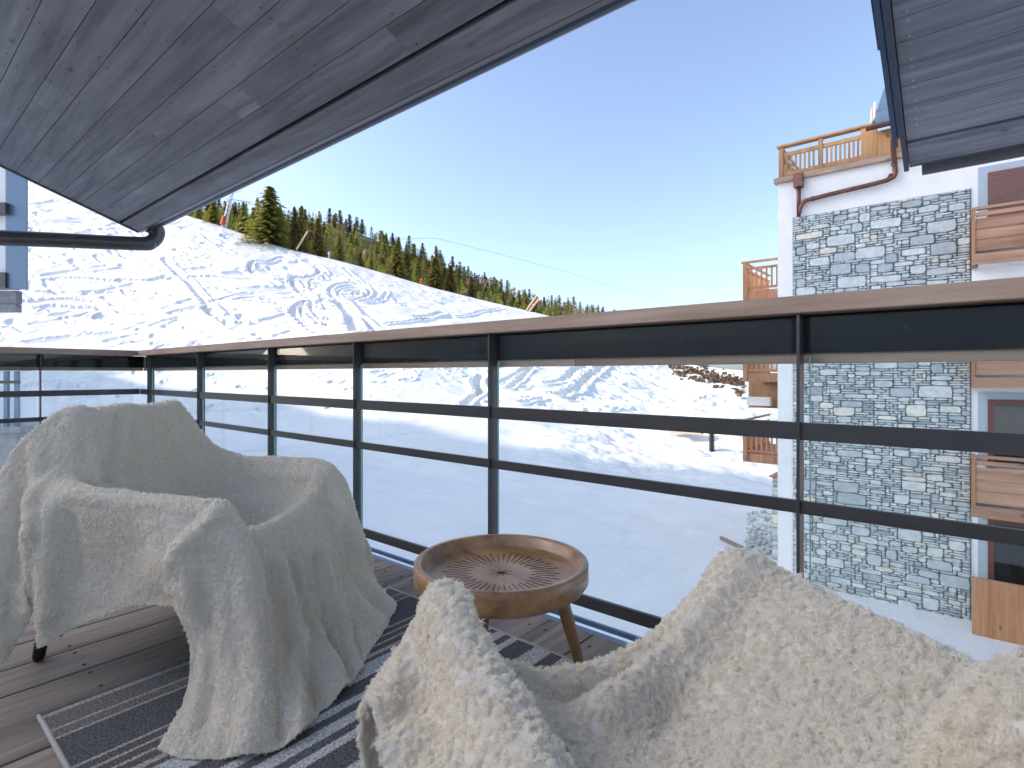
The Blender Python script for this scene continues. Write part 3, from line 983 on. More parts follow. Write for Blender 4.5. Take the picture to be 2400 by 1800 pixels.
strip(-.372, -.351, .21, .25, YB_-.75, M['gutter'], "roof_edge_sheet")
m_ = MB(); m_.box(-6.2, 4.5, -2.3, 1.59, -.35, -.05); m_.build("slab", M['concrete'], ch)
m_ = MB(); m_.box(-6.2, 4.5, -2.35, -2.15, -.05, 1.45)  # unseen low wall, added to keep the rear horizon glow out of reflections
m_.build("glow_block_wall", M['white_wall'], ch)
# snow drain channel just outside the deck edge
m_ = MB(); m_.box(-6.0, 2.5, 1.90, 1.93, -.20, -.16); m_.box(-6.0, 2.5, 1.97, 1.985, -.17, -.15)
x = -.87
for k in range(6):
    m_.box(x-.006, x+.006, 1.895, 1.90, -.30, -.16)
    x += .50 if k == 0 else .5
m_.build("ledge_channel", M['blue_metal'], ch)

# ------------------------------------------------------------------ railing
rl = empty("balcony_railing", "dark steel balcony railing with glass panes and reddish larch handrail", "railing")
YR = 1.72
XC = -6.0
def zr(r): return E + r*YR
posts_x = [-.3615, -1.552, -2.534, -3.486, -4.632, -5.77, .83, 2.0]
for X in posts_x:
    m_ = MB(); m_.box(X, X+.0085, YR, YR+.058, -.25, zr(.1009)-.001); m_.build("post", M['steel'], rl, bevel=.0012)
for Yp in (1.015, .0, -1.0):
    m_ = MB(); m_.box(XC-.058, XC, Yp-.0085, Yp, -.25, zr(.1009)-.001); m_.build("post", M['steel'], rl, bevel=.0012)
m_ = MB()
m_.box(XC-.03, .96, YR-.015, YR+.12, zr(.1009), zr(.130)); m_.box(.963, 2.5, YR-.015, YR+.12, zr(.1009), zr(.130))
m_.build("handrail", M['larch_x'], rl, bevel=.004)
m_ = MB(); m_.box(XC-.12, XC+.015, -2, YR-.018, zr(.1009), zr(.130)-.0005); m_.build("handrail", M['larch_y'], rl, bevel=.004)
m_ = MB(); m_.box(XC+.002, 2.5, YR+.059, YR+.069, zr(.036), zr(.1009)-.002); m_.build("top_plate", M['plate'], rl)
m_ = MB(); m_.box(XC-.069, XC-.059, -2, YR+.06, zr(.036), zr(.1009)-.002); m_.build("top_plate", M['plate'], rl)
m_ = MB(); m_.box(XC-.1, -1.157, YR+.070, YR+.112, zr(.0185), zr(.1009)-.003); m_.box(-1.154, 2.5, YR+.070, YR+.112, zr(.0185), zr(.1009)-.003)
m_.build("fascia_board", M['larch_x'], rl, bevel=.003)
m_ = MB(); m_.box(XC-.112, XC-.070, -2, YR+.06, zr(.0185), zr(.1009)-.003); m_.build("fascia_board", M['larch_y'], rl, bevel=.003)
for (za, zb) in ((-.110, -.0806), (-.233, -.2113), (-.505, -.479)):
    m_ = MB(); m_.box(XC+.003, 2.5, YR+.010, YR+.024, zr(za), zr(zb)); m_.build("bar", M['steel'], rl, bevel=.001)
    m_ = MB(); m_.box(XC-.024, XC-.010, -2, YR+.012, zr(za), zr(zb)); m_.build("bar", M['steel'], rl, bevel=.001)
px_ = sorted(posts_x)
for a, b in zip([XC]+px_, px_+[2.5]):
    if b-a < .3: continue
    m_ = MB(); m_.box(a+.03, b-.02, YR+.032, YR+.040, -.10, zr(.095)); m_.build("glass_pane", M['glass'], rl)
    m_ = MB(); m_.box(a+.0275, a+.0297, YR+.032, YR+.040, -.10, zr(.03)); m_.build("pane_edge", M['glass_edge'], rl)
for a, b in ((-2, -1.0), (-1, 0), (0, 1.015), (1.015, YR)):
    m_ = MB(); m_.box(XC-.040, XC-.032, a+.02, b-.03, -.10, zr(.095)); m_.build("glass_pane", M['glass'], rl)
m_ = MB()
for i, X in enumerate(np.arange(-5.6, 2.4, .61)):
    m_.tube([(X, YR+.0575, zr(.072)), (X, YR+.06, zr(.072))], .006, 10)
m_.build("bolt", M['black'], rl)

# ------------------------------------------------------------------ neighbour balcony bits on the left
nb = empty("neighbour_facade", "blue grey steel column with wooden block hanging at the left edge under the roof", "building frame")
d_ = 6.6
def quadbox(mb, u0, u1, v0, v1, d, th=.18, t=None):
    p = [Vector(P(u0,v1,d)), Vector(P(u1,v1,d)), Vector(P(u1,v0,d)), Vector(P(u0,v0,d))]
    mb.prism(p, Vector((FW[0]*th, FW[1]*th, 0)), t)
m_ = MB(); quadbox(m_, 14, 62, 300, 678, d_, .02); m_.build("column", M['blue_metal'], nb)
m_ = MB(); quadbox(m_, -260, 12, 300, 640, d_+.05, .25); m_.build("wall", M['white_wall'], nb)
m_ = MB(); quadbox(m_, -260, 12, 474, 500, d_-.06, .1); quadbox(m_, -260, 12, 638, 674, d_-.03, .2); m_.build("beam", M['steel'], nb)
m_ = MB(); quadbox(m_, -260, 38, 681, 712, d_-.05, .08); quadbox(m_, -260, 37, 713, 731, d_-.05, .08); m_.build("wood_block", M['soffit'], nb)
n2 = empty("neighbour_railing", "distant glass railing of the next balcony seen behind the left railing", "railing")
d_ = 9.6
m_ = MB(); quadbox(m_, -200, 57, 864, 869, d_, .14); m_.build("handrail", M['larch_y'], n2)
for u in (12.5, 37, -60):
    m_ = MB(); quadbox(m_, u-4.5, u+4.5, 870, 1000, d_+.02, .05); m_.build("post", M['blue_metal'], n2)
m_ = MB(); quadbox(m_, -200, 47, 892, 899, d_+.01, .01); m_.build("bar", M['steel'], n2)
m_ = MB(); quadbox(m_, -200, 49, 930, 996, d_+.08, .01); m_.build("glass_pane", M['glass'], n2)
m_ = MB(); quadbox(m_, -200, 46, 1000, 1014, d_-.06, 1.2); quadbox(m_, -200, 40, 1014, 1500, d_, 1.1); m_.build("base", M['concrete'], n2)

# ------------------------------------------------------------------ stone building opposite
bd = empty("stone_chalet", "large white rendered chalet with grey stone cladding and wooden balconies opposite the balcony", "building")
YF = 15.5
def fx(u, Y=YF): return PY(u, 877, Y)[0]
def fz(u, v, Y=YF): return PY(u, v, Y)[2]
XB0, XS0, XS1 = fx(1822.7), fx(1859), fx(2275)
ZT = E + .323*YF
m_ = MB(); m_.box(XB0, 9, YF, YF+9, ZG-1, ZT)
m_.build("wall", M['white_wall'], bd)
# stone cladding -- dry-stone packing
def stones(x0, x1, z0, z1, y, seed, cw=.075, chh=.055):
    r_ = random.Random(seed)
    nx, nz = int((x1-x0)/cw), int((z1-z0)/chh)
    cw = (x1-x0)/nx; chh = (z1-z0)/nz
    occ = np.zeros((nx, nz), bool)
    m = MB()
    sizes = [((4,8),(3,5),.085), ((3,6),(2,4),.4), ((2,6),(1,2),.9), ((1,3),(1,1),1.0)]
    def put(i, j, w_, h_):
        occ[i:i+w_, j:j+h_] = True
        g = .0075
        xa, xb = x0+i*cw+g, x0+(i+w_)*cw-g; za, zb = z0+j*chh+g*.8, z0+(j+h_)*chh-g*.8
        jx = min(.03, .12*(xb-xa)); jz = min(.022, .16*(zb-za))
        pr = .025+.060*r_.random()
        J = lambda a: r_.uniform(0, a)
        xm = r_.uniform(.35,.65)*(xb-xa)+xa
        out = [(xa+J(jx), za+J(jz)), (xm, za-J(.006)), (xb-J(jx), za+J(jz)), (xb+J(.005), (za+zb)/2), (xb-J(jx), zb-J(jz)), (xm, zb+J(.006)), (xa+J(jx), zb-J(jz)), (xa-J(.005), (za+zb)/2)]
        cx_, cz_ = (xa+xb)/2, (za+zb)/2
        b = .80
        vs = [(p[0], y-.001, p[1]) for p in out] + [(p[0], y-pr*.7, p[1]) for p in out] + [(cx_+(p[0]-cx_)*(1-.02/(xb-xa)*1.2), y-pr, cz_+(p[1]-cz_)*(1-.018/(zb-za)*1.2)) for p in out]
        n = 8
        fs = [tuple(range(16, 24))]
        for lv in (0, 1):
            for k in range(n):
                k2_ = (k+1) % n
                fs.append((lv*n+k, lv*n+k2_, (lv+1)*n+k2_, (lv+1)*n+k))
        tt = r_.random()
        tt = tt*.80 if r_.random() < .89 else .8+.2*r_.random()
        m.poly(vs, fs, tt)
    for (wr, hr, prob) in sizes[:2]:
        for _ in range(int(nx*nz*(.012 if wr[0] == 4 else .035))):
            w_, h_ = min(nx, r_.randint(*wr)), min(nz, r_.randint(*hr))
            i, j = r_.randint(0, nx-w_), r_.randint(0, nz-h_)
            if not occ[i:i+w_, j:j+h_].any(): put(i, j, w_, h_)
    for j in range(nz):
        i = 0
        while i < nx:
            if occ[i, j]: i += 1; continue
            w_ = r_.choice([1,2,2,3,3,4,5]); h_ = r_.choice([1,1,1,2])
            while w_ > 1 and (i+w_ > nx or occ[i:i+w_, j].any()): w_ -= 1
            if j+h_ > nz or occ[i:i+w_, j:j+h_].any(): h_ = 1
            put(i, j, w_, h_)
            i += w_
    return m
ZS1 = E + .2605*YF
stones(XS0, XS1, ZG-.35, ZS1, YF-.012, 5).build("stone_cladding", M['stone'], bd)
m_ = MB(); m_.box(XS0-.01, XS1+.01, YF-.011, YF-.003, ZG-.5, ZS1+.012); m_.build("mortar_bed", M['mortar'], bd)
# terrace on top
ZR0 = E + .3326*YF; ZRt = E + .386*YF
xe = fx(2056)
te = M['balc_z']
m_ = MB(); m_.box(fx(1816), 9, YF-.12, YF+.1, ZT-.0, ZR0-.02); m_.build("terrace_beam", M['larch_x'], bd)
m_ = MB()
m_.box(fx(1826), fx(1836), YF-.05, YF+.07, ZR0-.02, ZRt-.05)
m_.box(fx(1918), fx(1928), YF-.05, YF+.07, ZR0-.02, ZRt-.05)
m_.box(fx(2018), xe, YF-.05, YF+.07, ZR0-.02, ZRt-.05)
m_.box(fx(1822), xe+.03, YF-.09, YF+.11, ZRt-.05, ZRt)
m_.box(fx(1836), fx(1918), YF-.02, YF+.03, ZRt-.30, ZRt-.20); m_.box(fx(1928), fx(2018), YF-.02, YF+.03, ZRt-.30, ZRt-.20)
m_.box(fx(1836), fx(1918), YF-.02, YF+.03, ZR0+.02, ZR0+.11); m_.box(fx(1928), fx(2018), YF-.02, YF+.03, ZR0+.02, ZR0+.11)
u = 1842
while u < 2014:
    if not 1914 < u < 1932: m_.box(fx(u), fx(u)+.045, YF-.005, YF+.025, ZR0+.11, ZRt-.30)
    u += 10.4
m_.build("terrace_railing", te, bd)
m_ = MB()     # side railing of the terrace and inner boarded screen
m_.box(fx(1826), fx(1826)+.07, YF+.1, YF+3.5, ZRt-.05, ZRt)
for k in range(18): m_.box(fx(1826)+.01, fx(1826)+.04, YF+.25+k*.18, YF+.30+k*.18, ZR0, ZRt-.3)
m_.box(fx(1826), fx(1826)+.07, YF+.1, YF+3.5, ZRt-.30, ZRt-.2)
m_.build("terrace_side_railing", te, bd)
m_ = MB()
for k in range(16): m_.box(fx(1870)+k*.16, fx(1870)+k*.16+.155, YF+1.2, YF+1.24, ZR0-.1, ZRt-.28)
m_.build("planter_screen", te, bd)
m_ = MB(); m_.box(fx(2050), 9, YF-.04, YF+.1, ZR0-.02, E+.372*YF)
m_.build("boarded_panel", te, bd)
# roof with gutter
m_ = MB()
xr0 = fx(2046)
zg = E + .3715*YF
m_.prism([(xr0, YF-.35, zg+.05), (xr0, YF+6, zg+4.6), (xr0, YF+6, zg+4.45), (xr0, YF-.35, zg-.05)], (10, 0, 0)); m_.build("roof", M['blue_metal'], bd)
for k in range(5):
    m_ = MB(); m_.box(fx(2050)+k*.6, fx(2050)+k*.6+.04, YF-.33, YF-.30, zg+.02, zg+.16); m_.build("snow_guard", M['steel'], bd)
m_ = MB()
pts = [(fx(2036), YF-.46+.09*math.cos(a), zg+.0+.09*math.sin(a)) for a in np.linspace(math.pi, 2*math.pi, 9)]
m_.prism(pts, (10, 0, 0)); m_.build("gutter", M['copper'], bd)
q = lambda u, v, dy=-.13: Vector(PY(u, v, YF+dy))
m_ = MB()
m_.tube(smooth_path([q(2094, 322, -.46), q(2094, 345, -.40), q(2097, 385, -.14), q(2098, 408), q(2088, 418), q(2060, 428), q(1960, 452), q(1905, 466), q(1886, 472), q(1877, 484), q(1873, 500)], 4), .055, 12)
m_.tube([q(1872, 425), q(1872, 508)], .05, 12)
m_.build("downpipe", M['copper'], bd, smooth=True)
m_ = MB(); m_.box(q(1861,440).x, q(1882,440).x, YF-.22, YF-.02, q(1861,441).z, q(1861,419).z+.1); m_.build("rainwater_hopper", M['copper'], bd)
m_ = MB()
for (u, v) in ((2086, 413), (1905, 466), (2096, 385)): m_.tube([q(u-3, v-1.0), q(u+3, v-.3+1)] if u < 2090 else [q(u, v-3), q(u, v+3)], .066, 12)
m_.build("pipe_collar", M['copper'], bd)
# windows, shutters, balconies on the right part
def opening(utop, v_top, v_bot, kind):
    z1 = fz(utop, v_top); z0 = fz(utop, v_bot)
    x0, x1 = fx(2292), fx(2292)+2.3
    w = MB()
    w.box(x0, x1, YF-.02, YF+.01, z0, z1)
    win = w.build("window", M['reveal'], bd)
    xa, xb = x0+.16, x1-.16
    if kind == 'shutter':
        s = MB()
        z = z0
        while z < z1-.16:
            s.box(xa, xb, YF-.045, YF-.022, z+.003, z+.044, .5); z += .048
        s.build("shutter", M['shutter'], win)
    else:
        s = MB()
        s.box(xa, xa+.1, YF-.05, YF-.022, z0, z1-.16); s.box(xb-.1, xb, YF-.05, YF-.022, z0, z1-.16); s.box(xa+.1, xb-.1, YF-.05, YF-.022, z1-.26, z1-.16)
        s.box((xa+xb)/2-.06, (xa+xb)/2+.06, YF-.05, YF-.022, z0, z1-.26)
        s.build("frame", M['winframe'], win)
        s = MB(); s.box(xa+.1, xb-.1, YF-.03, YF-.021, z0, z1-.26); s.build("pane", M['darkglass'], win)
opening(2292, 394, 560, 'shutter')
opening(2292, 918, 1090, 'glass')
opening(2292, 1193, 1400, 'glass')
YBc = 14.7
def balcony(vtop, vbot, nboards, seed, gap=None):
    z1, z0 = E+(877-vtop)/2621/.636*YBc, E+(877-vbot)/2621/.636*YBc
    x0 = PY(2278, 877, YBc)[0]; x1 = x0+4.2
    b = MB(); b.box(x0+.1, x1, YBc+.08, YF-.03, z0-.02, z0+.10); 
    o = b.build("balcony", M['white_wall'], bd)
    b = MB()
    h = z1-z0
    b.box(x0-.02, x1, YBc-.03, YBc+.07, z1-.055, z1)
    bounds = [(.22, .42), (.424, .60), (.604, .80)]
    for a, c in bounds: b.box(x0+.06, x1, YBc, YBc+.03, z0+a*h, z0+c*h-.004)
    b.box(x0+.0, x1, YBc-.02, YBc+.03, z0-.02, z0+.17*h)
    b.box(x0+.06, x1, YBc+.0, YBc+.03, z0+.84*h, z0+.91*h)
    b.build("boards", M['balc_x'], o)
    b = MB(); b.box(x0, x0+.055, YBc-.025, YBc+.06, z0+.171*h, z1-.056); b.box(x0, x0+.055, YBc+.07, YF-.03, z0-.02, z1-.056)
    b.build("post", M['brown_z'], o)
    b = MB(); b.box(x0+.07, x0+.22, YBc+.031, YBc+.045, z0+.80*h, z0+.84*h); b.build("bracket", M['pylon'], o)
balcony(488, 619, 3, 1)
balcony(778, 907, 3, 2)
balcony(1066, 1208, 3, 3)
# ground floor terrace wall and canopy strip
m_ = MB()
xg0 = PY(2278, 877, YBc)[0]
m_.box(xg0, xg0+4.2, YBc-.0, YBc+.06, E-.352*YBc-.3, E-(1352-877)/2621/.636*YBc); m_.build("terrace_parapet", M['brown_z'], bd)
m_ = MB(); m_.box(XS1+.02, 9, YF-.25, YF-.002, fz(2278, 668), fz(2278, 630)); m_.build("band_course", M['white_wall'], bd)
# balconies on the far left flank
YK = 18.2
def sidebalc(v_t, v_b, full=True, lit=True, beam=True):
    x0 = PY(1742, 877, YK)[0]; x1 = PY(1860, 877, YK)[0]
    zt = E+(877-v_t)/2086/.636*YK; zb = E+(877-v_b)/2086/.636*YK
    b = MB(); b.box(x0, x1, YK, YK+3, zb-.02, zb+.26)
    o = b.build("flank_balcony", M['brown_z'], bd)
    b = MB()
    b.box(x0-.05, x1, YK-.06, YK+.06, zt-.06, zt); b.box(x0+.1, x1, YK-.01, YK+.04, zt-.28, zt-.2); b.box(x0+.1, x1, YK-.01, YK+.04, zb+.3, zb+.38)
    b.box(x0, x0+.13, YK-.05, YK+.07, zb, zt-.06)
    x = x0+.22
    while x < x1:
        b.box(x, x+.055, YK, YK+.03, zb+.38, zt-.28); x += .15
    b.box(x0, x0+.06, YK+.08, YK+3, zt-.06, zt); b.box(x0, x0+.05, YK+.08, YK+3, zt-.28, zt-.2)
    for k in range(18): b.box(x0+.01, x0+.04, YK+.15+k*.16, YK+.21+k*.16, zb+.26, zt-.28)
    b.box(x0, x0+.05, YK+.08, YK+3, zb+.26, zb+.36)
    b.build("balusters", M['brown_z'], o)
sidebalc(614, 702)
sidebalc(790, 893)
sidebalc(982, 1080)
m_ = MB()
for k in range(12):
    xa = PY(1754, 877, YK+2)[0]+k*.13
    m_.box(xa, xa+.126, YK+2.0, YK+2.08, fz(1760, 955, YK+2), fz(1760, 893, YK+2))
m_.build("boarded_wall", M['balc_z'], bd)
m_ = MB(); xa = PY(1782, 877, YK+1.9)[0]; m_.box(xa, xa+.55, YK+1.9, YK+1.96, fz(1782, 950, YK+1.9), fz(1782, 902, YK+1.9)); m_.build("door", M['balc_z'], bd)
m_ = MB(); xa = PY(1750, 877, YK+1.5)[0]; m_.box(xa, xa+.75, YK+1.5, YK+1.8, fz(1750, 950, YK+1.5), fz(1750, 930, YK+1.5)); m_.build("low_wall", M['white_wall'], bd)
# small stone pillar with tile cap
pl = stones(PY(1810,877,17)[0], PY(1840,877,17)[0], ZG-.3, PY(1812,1118,17)[2], 17, 9)
o = pl.build("stone_pillar", M['stone']); tag(o, "short grey stone pillar with sloping red cap at the left foot of the stone chalet", "pillar")
m_ = MB(); xa, xb = PY(1810,877,17)[0], PY(1840,877,17)[0]; zt_ = PY(1812,1118,17)[2]
m_.box(xa, xb, 17.001, 17.6, ZG-.5, zt_); m_.build("core", M['mortar'], o)
m_ = MB(); m_.prism([(xa-.06, 16.88, zt_), (xb+.05, 16.88, zt_+.05), (xb+.05, 16.88, zt_+.22), (xa-.06, 16.88, zt_+.04)], (0, .8, 0)); m_.build("cap", M['tile'], o)
# two sticks by the chimney
for (u0, v0, u1, v1, lab) in ((2046, 318, 2052, 240, "taller thin white stick standing above the terrace corner"), (2042, 300, 2045, 254, "shorter thin pale stick standing above the terrace corner")):
    m_ = MB(); m_.tube([PY(u0, v0, YF+.6), PY(u1, v1, YF+.6)], .035, 6)
    tag(m_.build("roof_stick", M['stickw'] if u0 > 2044 else M['pole']), lab, "stick", "sticks above the terrace")

# kerb log and rubble at the foot of the building
m_ = MB(); m_.tube(smooth_path([Vector((*P(1690, 1262, 17.6)[:2], ZG+.06)), Vector((*P(1740, 1290, 16.6)[:2], ZG+.05)), Vector((*P(1815, 1322, 15.2)[:2], ZG+.04))]), .06, 10)
tag(m_.build("timber_kerb", M['bark2']), "round brown timber kerb lying in the snow left of the stone chalet", "kerb")
m_ = MB()
for _ in range(260):
    u = rnd.uniform(1750, 1835); v = rnd.uniform(1200, 1300)
    d = 5.36*F/(v-CV)
    X_, Y_, _z = P(u, v, d); s = rnd.uniform(.03, .09)
    a = rnd.random()*3
    pts = [(X_+s*math.cos(a+k*1.26)*rnd.uniform(.7,1.2), Y_+s*math.sin(a+k*1.26)*rnd.uniform(.7,1.2), ZG-.02) for k in range(5)]
    m_.prism(pts, (rnd.uniform(-.02,.02), rnd.uniform(-.02,.02), s*.9+.02))
tag(m_.build("gravel", M['stone']), "loose grey gravel showing through the snow by the chalet corner", "gravel", kind="stuff")
m_ = MB()
for _ in range(320):
    u = rnd.uniform(1570, 1745); v = 858 + (u-1570)*.26 + rnd.gauss(0, 9)
    x_, y_ = pix_to_ground(u, max(v, skyline(u)[0]+2))
    X_, Y_ = c2w(x_, y_); z_ = float(base_z(np.array([x_]), np.array([y_]))[0])
    s = rnd.uniform(.08, .32)
    a = rnd.random()*3
    pts = [(X_+s*math.cos(a+k*1.05)*rnd.uniform(.6,1.3), Y_+s*math.sin(a+k*1.05)*rnd.uniform(.6,1.3), z_-.2) for k in range(6)]
    m_.prism(pts, (rnd.uniform(-.1,.1), rnd.uniform(-.1,.1), s*.5+.2))
tag(m_.build("earth_rubble", M['earth']), "brown earth and rocks breaking through the snow bank left of the chalet", "rubble", kind="stuff")
# wooden board and wicker-like post in the snow
x_, y_ = pix_to_ground(1668, 1045); X_, Y_ = c2w(x_, y_); z_ = float(base_z(np.array([x_]), np.array([y_]))[0])
m_ = MB()
for k in range(9): m_.tube([(X_, Y_, z_-.3+k*.14), (X_, Y_, z_-.3+k*.14+.09)], .17, 10)
m_.tube([(X_, Y_, z_-.4), (X_, Y_, z_+1.0)], .1, 8)
tag(m_.build("ribbed_post", M['groove']), "short dark ribbed post sticking out of the sunlit snow bank", "post")
x_, y_ = pix_to_ground(1610, 1025); X_, Y_ = c2w(x_, y_)
m_ = MB(); z_ = float(base_z(np.array([x_]), np.array([y_]))[0]); m_.box(X_-1.2, X_+1.0, Y_-.2, Y_+.3, z_+.25, z_+.6)
tag(m_.build("timber_bench", M['pole']), "low pale timber box half buried in the sunlit snow bank", "box")

# ------------------------------------------------------------------ rug
rug = empty("striped_rug", "grey and beige striped woven rug lying under the chairs", "rug")
xs = np.linspace(-1.83, .46, 120); ys = np.linspace(.305, 1.405, 60)
XX, YY = np.meshgrid(xs, ys)
ZZ = .010 + .004*fbm(XX*3, YY*3, 3, 4)
V = np.stack([XX, YY, ZZ], -1)
grid_object("pile", V, M['rug'], rug)
m_ = MB()
m_.tube([(-1.83, .305, .008), (-1.83, 1.405, .008)], .010, 10)
m_.build("binding", M['rug_edge'], rug, smooth=True)
m_ = MB(); m_.tube([(-1.83, 1.405, .009), (.46, 1.405, .009)], .006, 8); m_.tube([(-1.83, .305, .009), (.46, .305, .009)], .006, 8)
m_.build("hem", M['cable'], rug, smooth=True)

# ------------------------------------------------------------------ tray table
ts = 1.545
tc = c2w((1175-CU)/F*ts*1.0, ts)
tb = empty("tray_table", "round carved mango wood tray table on three splayed legs beside the railing", "table")
H = .365; RR = .246
m_ = MB()
prof = [(0, H-.040), (RR-.075, H-.040), (RR-.040, H-.038), (RR-.026, H-.030), (RR-.022, H-.004), (RR-.018, H), (RR-.004, H), (RR, H-.004), (RR, H-.050), (RR-.012, H-.066), (RR-.035, H-.078), (RR-.05, H-.080), (0, H-.080)]
m_.lathe(prof[1:-1], tc[0], tc[1], 128)
n = 128
# bottom and tray floor discs
vs = [(tc[0]+(RR-.075)*math.cos(2*math.pi*k/n), tc[1]+(RR-.075)*math.sin(2*math.pi*k/n), H-.040) for k in range(n)]
m_.poly(vs, [tuple(range(n))], .5)
vs = [(tc[0]+(RR-.05)*math.cos(2*math.pi*k/n), tc[1]+(RR-.05)*math.sin(2*math.pi*k/n), H-.080) for k in range(n)]
m_.poly(vs, [tuple(range(n))[::-1]], .5)
m_.cur = 1
for k in range(48):
    a = 2*math.pi*k/48
    r0, r1 = (.085 + (.012 if k % 2 else 0)), (.168 if k % 2 else .155)
    c, s = math.cos(a), math.sin(a)
    wn = .0012
    zt_ = H-.0395
    m_.prism([(tc[0]+r0*c-wn*.5*s, tc[1]+r0*s+wn*.5*c, zt_), (tc[0]+r0*c+wn*.5*s, tc[1]+r0*s-wn*.5*c, zt_), (tc[0]+r1*c+wn*s, tc[1]+r1*s-wn*c, zt_), (tc[0]+r1*c-wn*s, tc[1]+r1*s+wn*c, zt_)][::-1], (0,0,.0006))
for k in range(4):
    a = math.pi*k/4+.2; c, s = math.cos(a), math.sin(a); L = .033; wn = .0016
    m_.prism([(tc[0]-L*c, tc[1]-L*s, zt_+.0002*k), (tc[0]+wn*s, tc[1]-wn*c, zt_+.0002*k), (tc[0]+L*c, tc[1]+L*s, zt_+.0002*k), (tc[0]-wn*s, tc[1]+wn*c, zt_+.0002*k)][::-1], (0,0,.0006))
o = m_.build("tray", [M['table'], M['groove']], tb)
for p in o.data.polygons: p.use_smooth = len(p.vertices) == 4 and p.material_index == 0
for ang in (14, 134, 254):
    a = R(ang)+YAW
    c, s = math.cos(a), math.sin(a)
    m_ = MB(); m_.tube([(tc[0]+.165*c, tc[1]+.165*s, H-.079), (tc[0]+.205*c, tc[1]+.205*s, .15), (tc[0]+.243*c, tc[1]+.243*s, .012)], [.021, .019, .014], 16)
    m_.build("leg", M['table_leg'], tb, smooth=True)
    if ang == 254:
        m_ = MB(); m_.tube([(tc[0]+.163*c, tc[1]+.163*s, H-.079), (tc[0]+.166*c, tc[1]+.166*s, H-.090)], .032, 16); m_.build("leg_collar", M['table_leg'], tb)

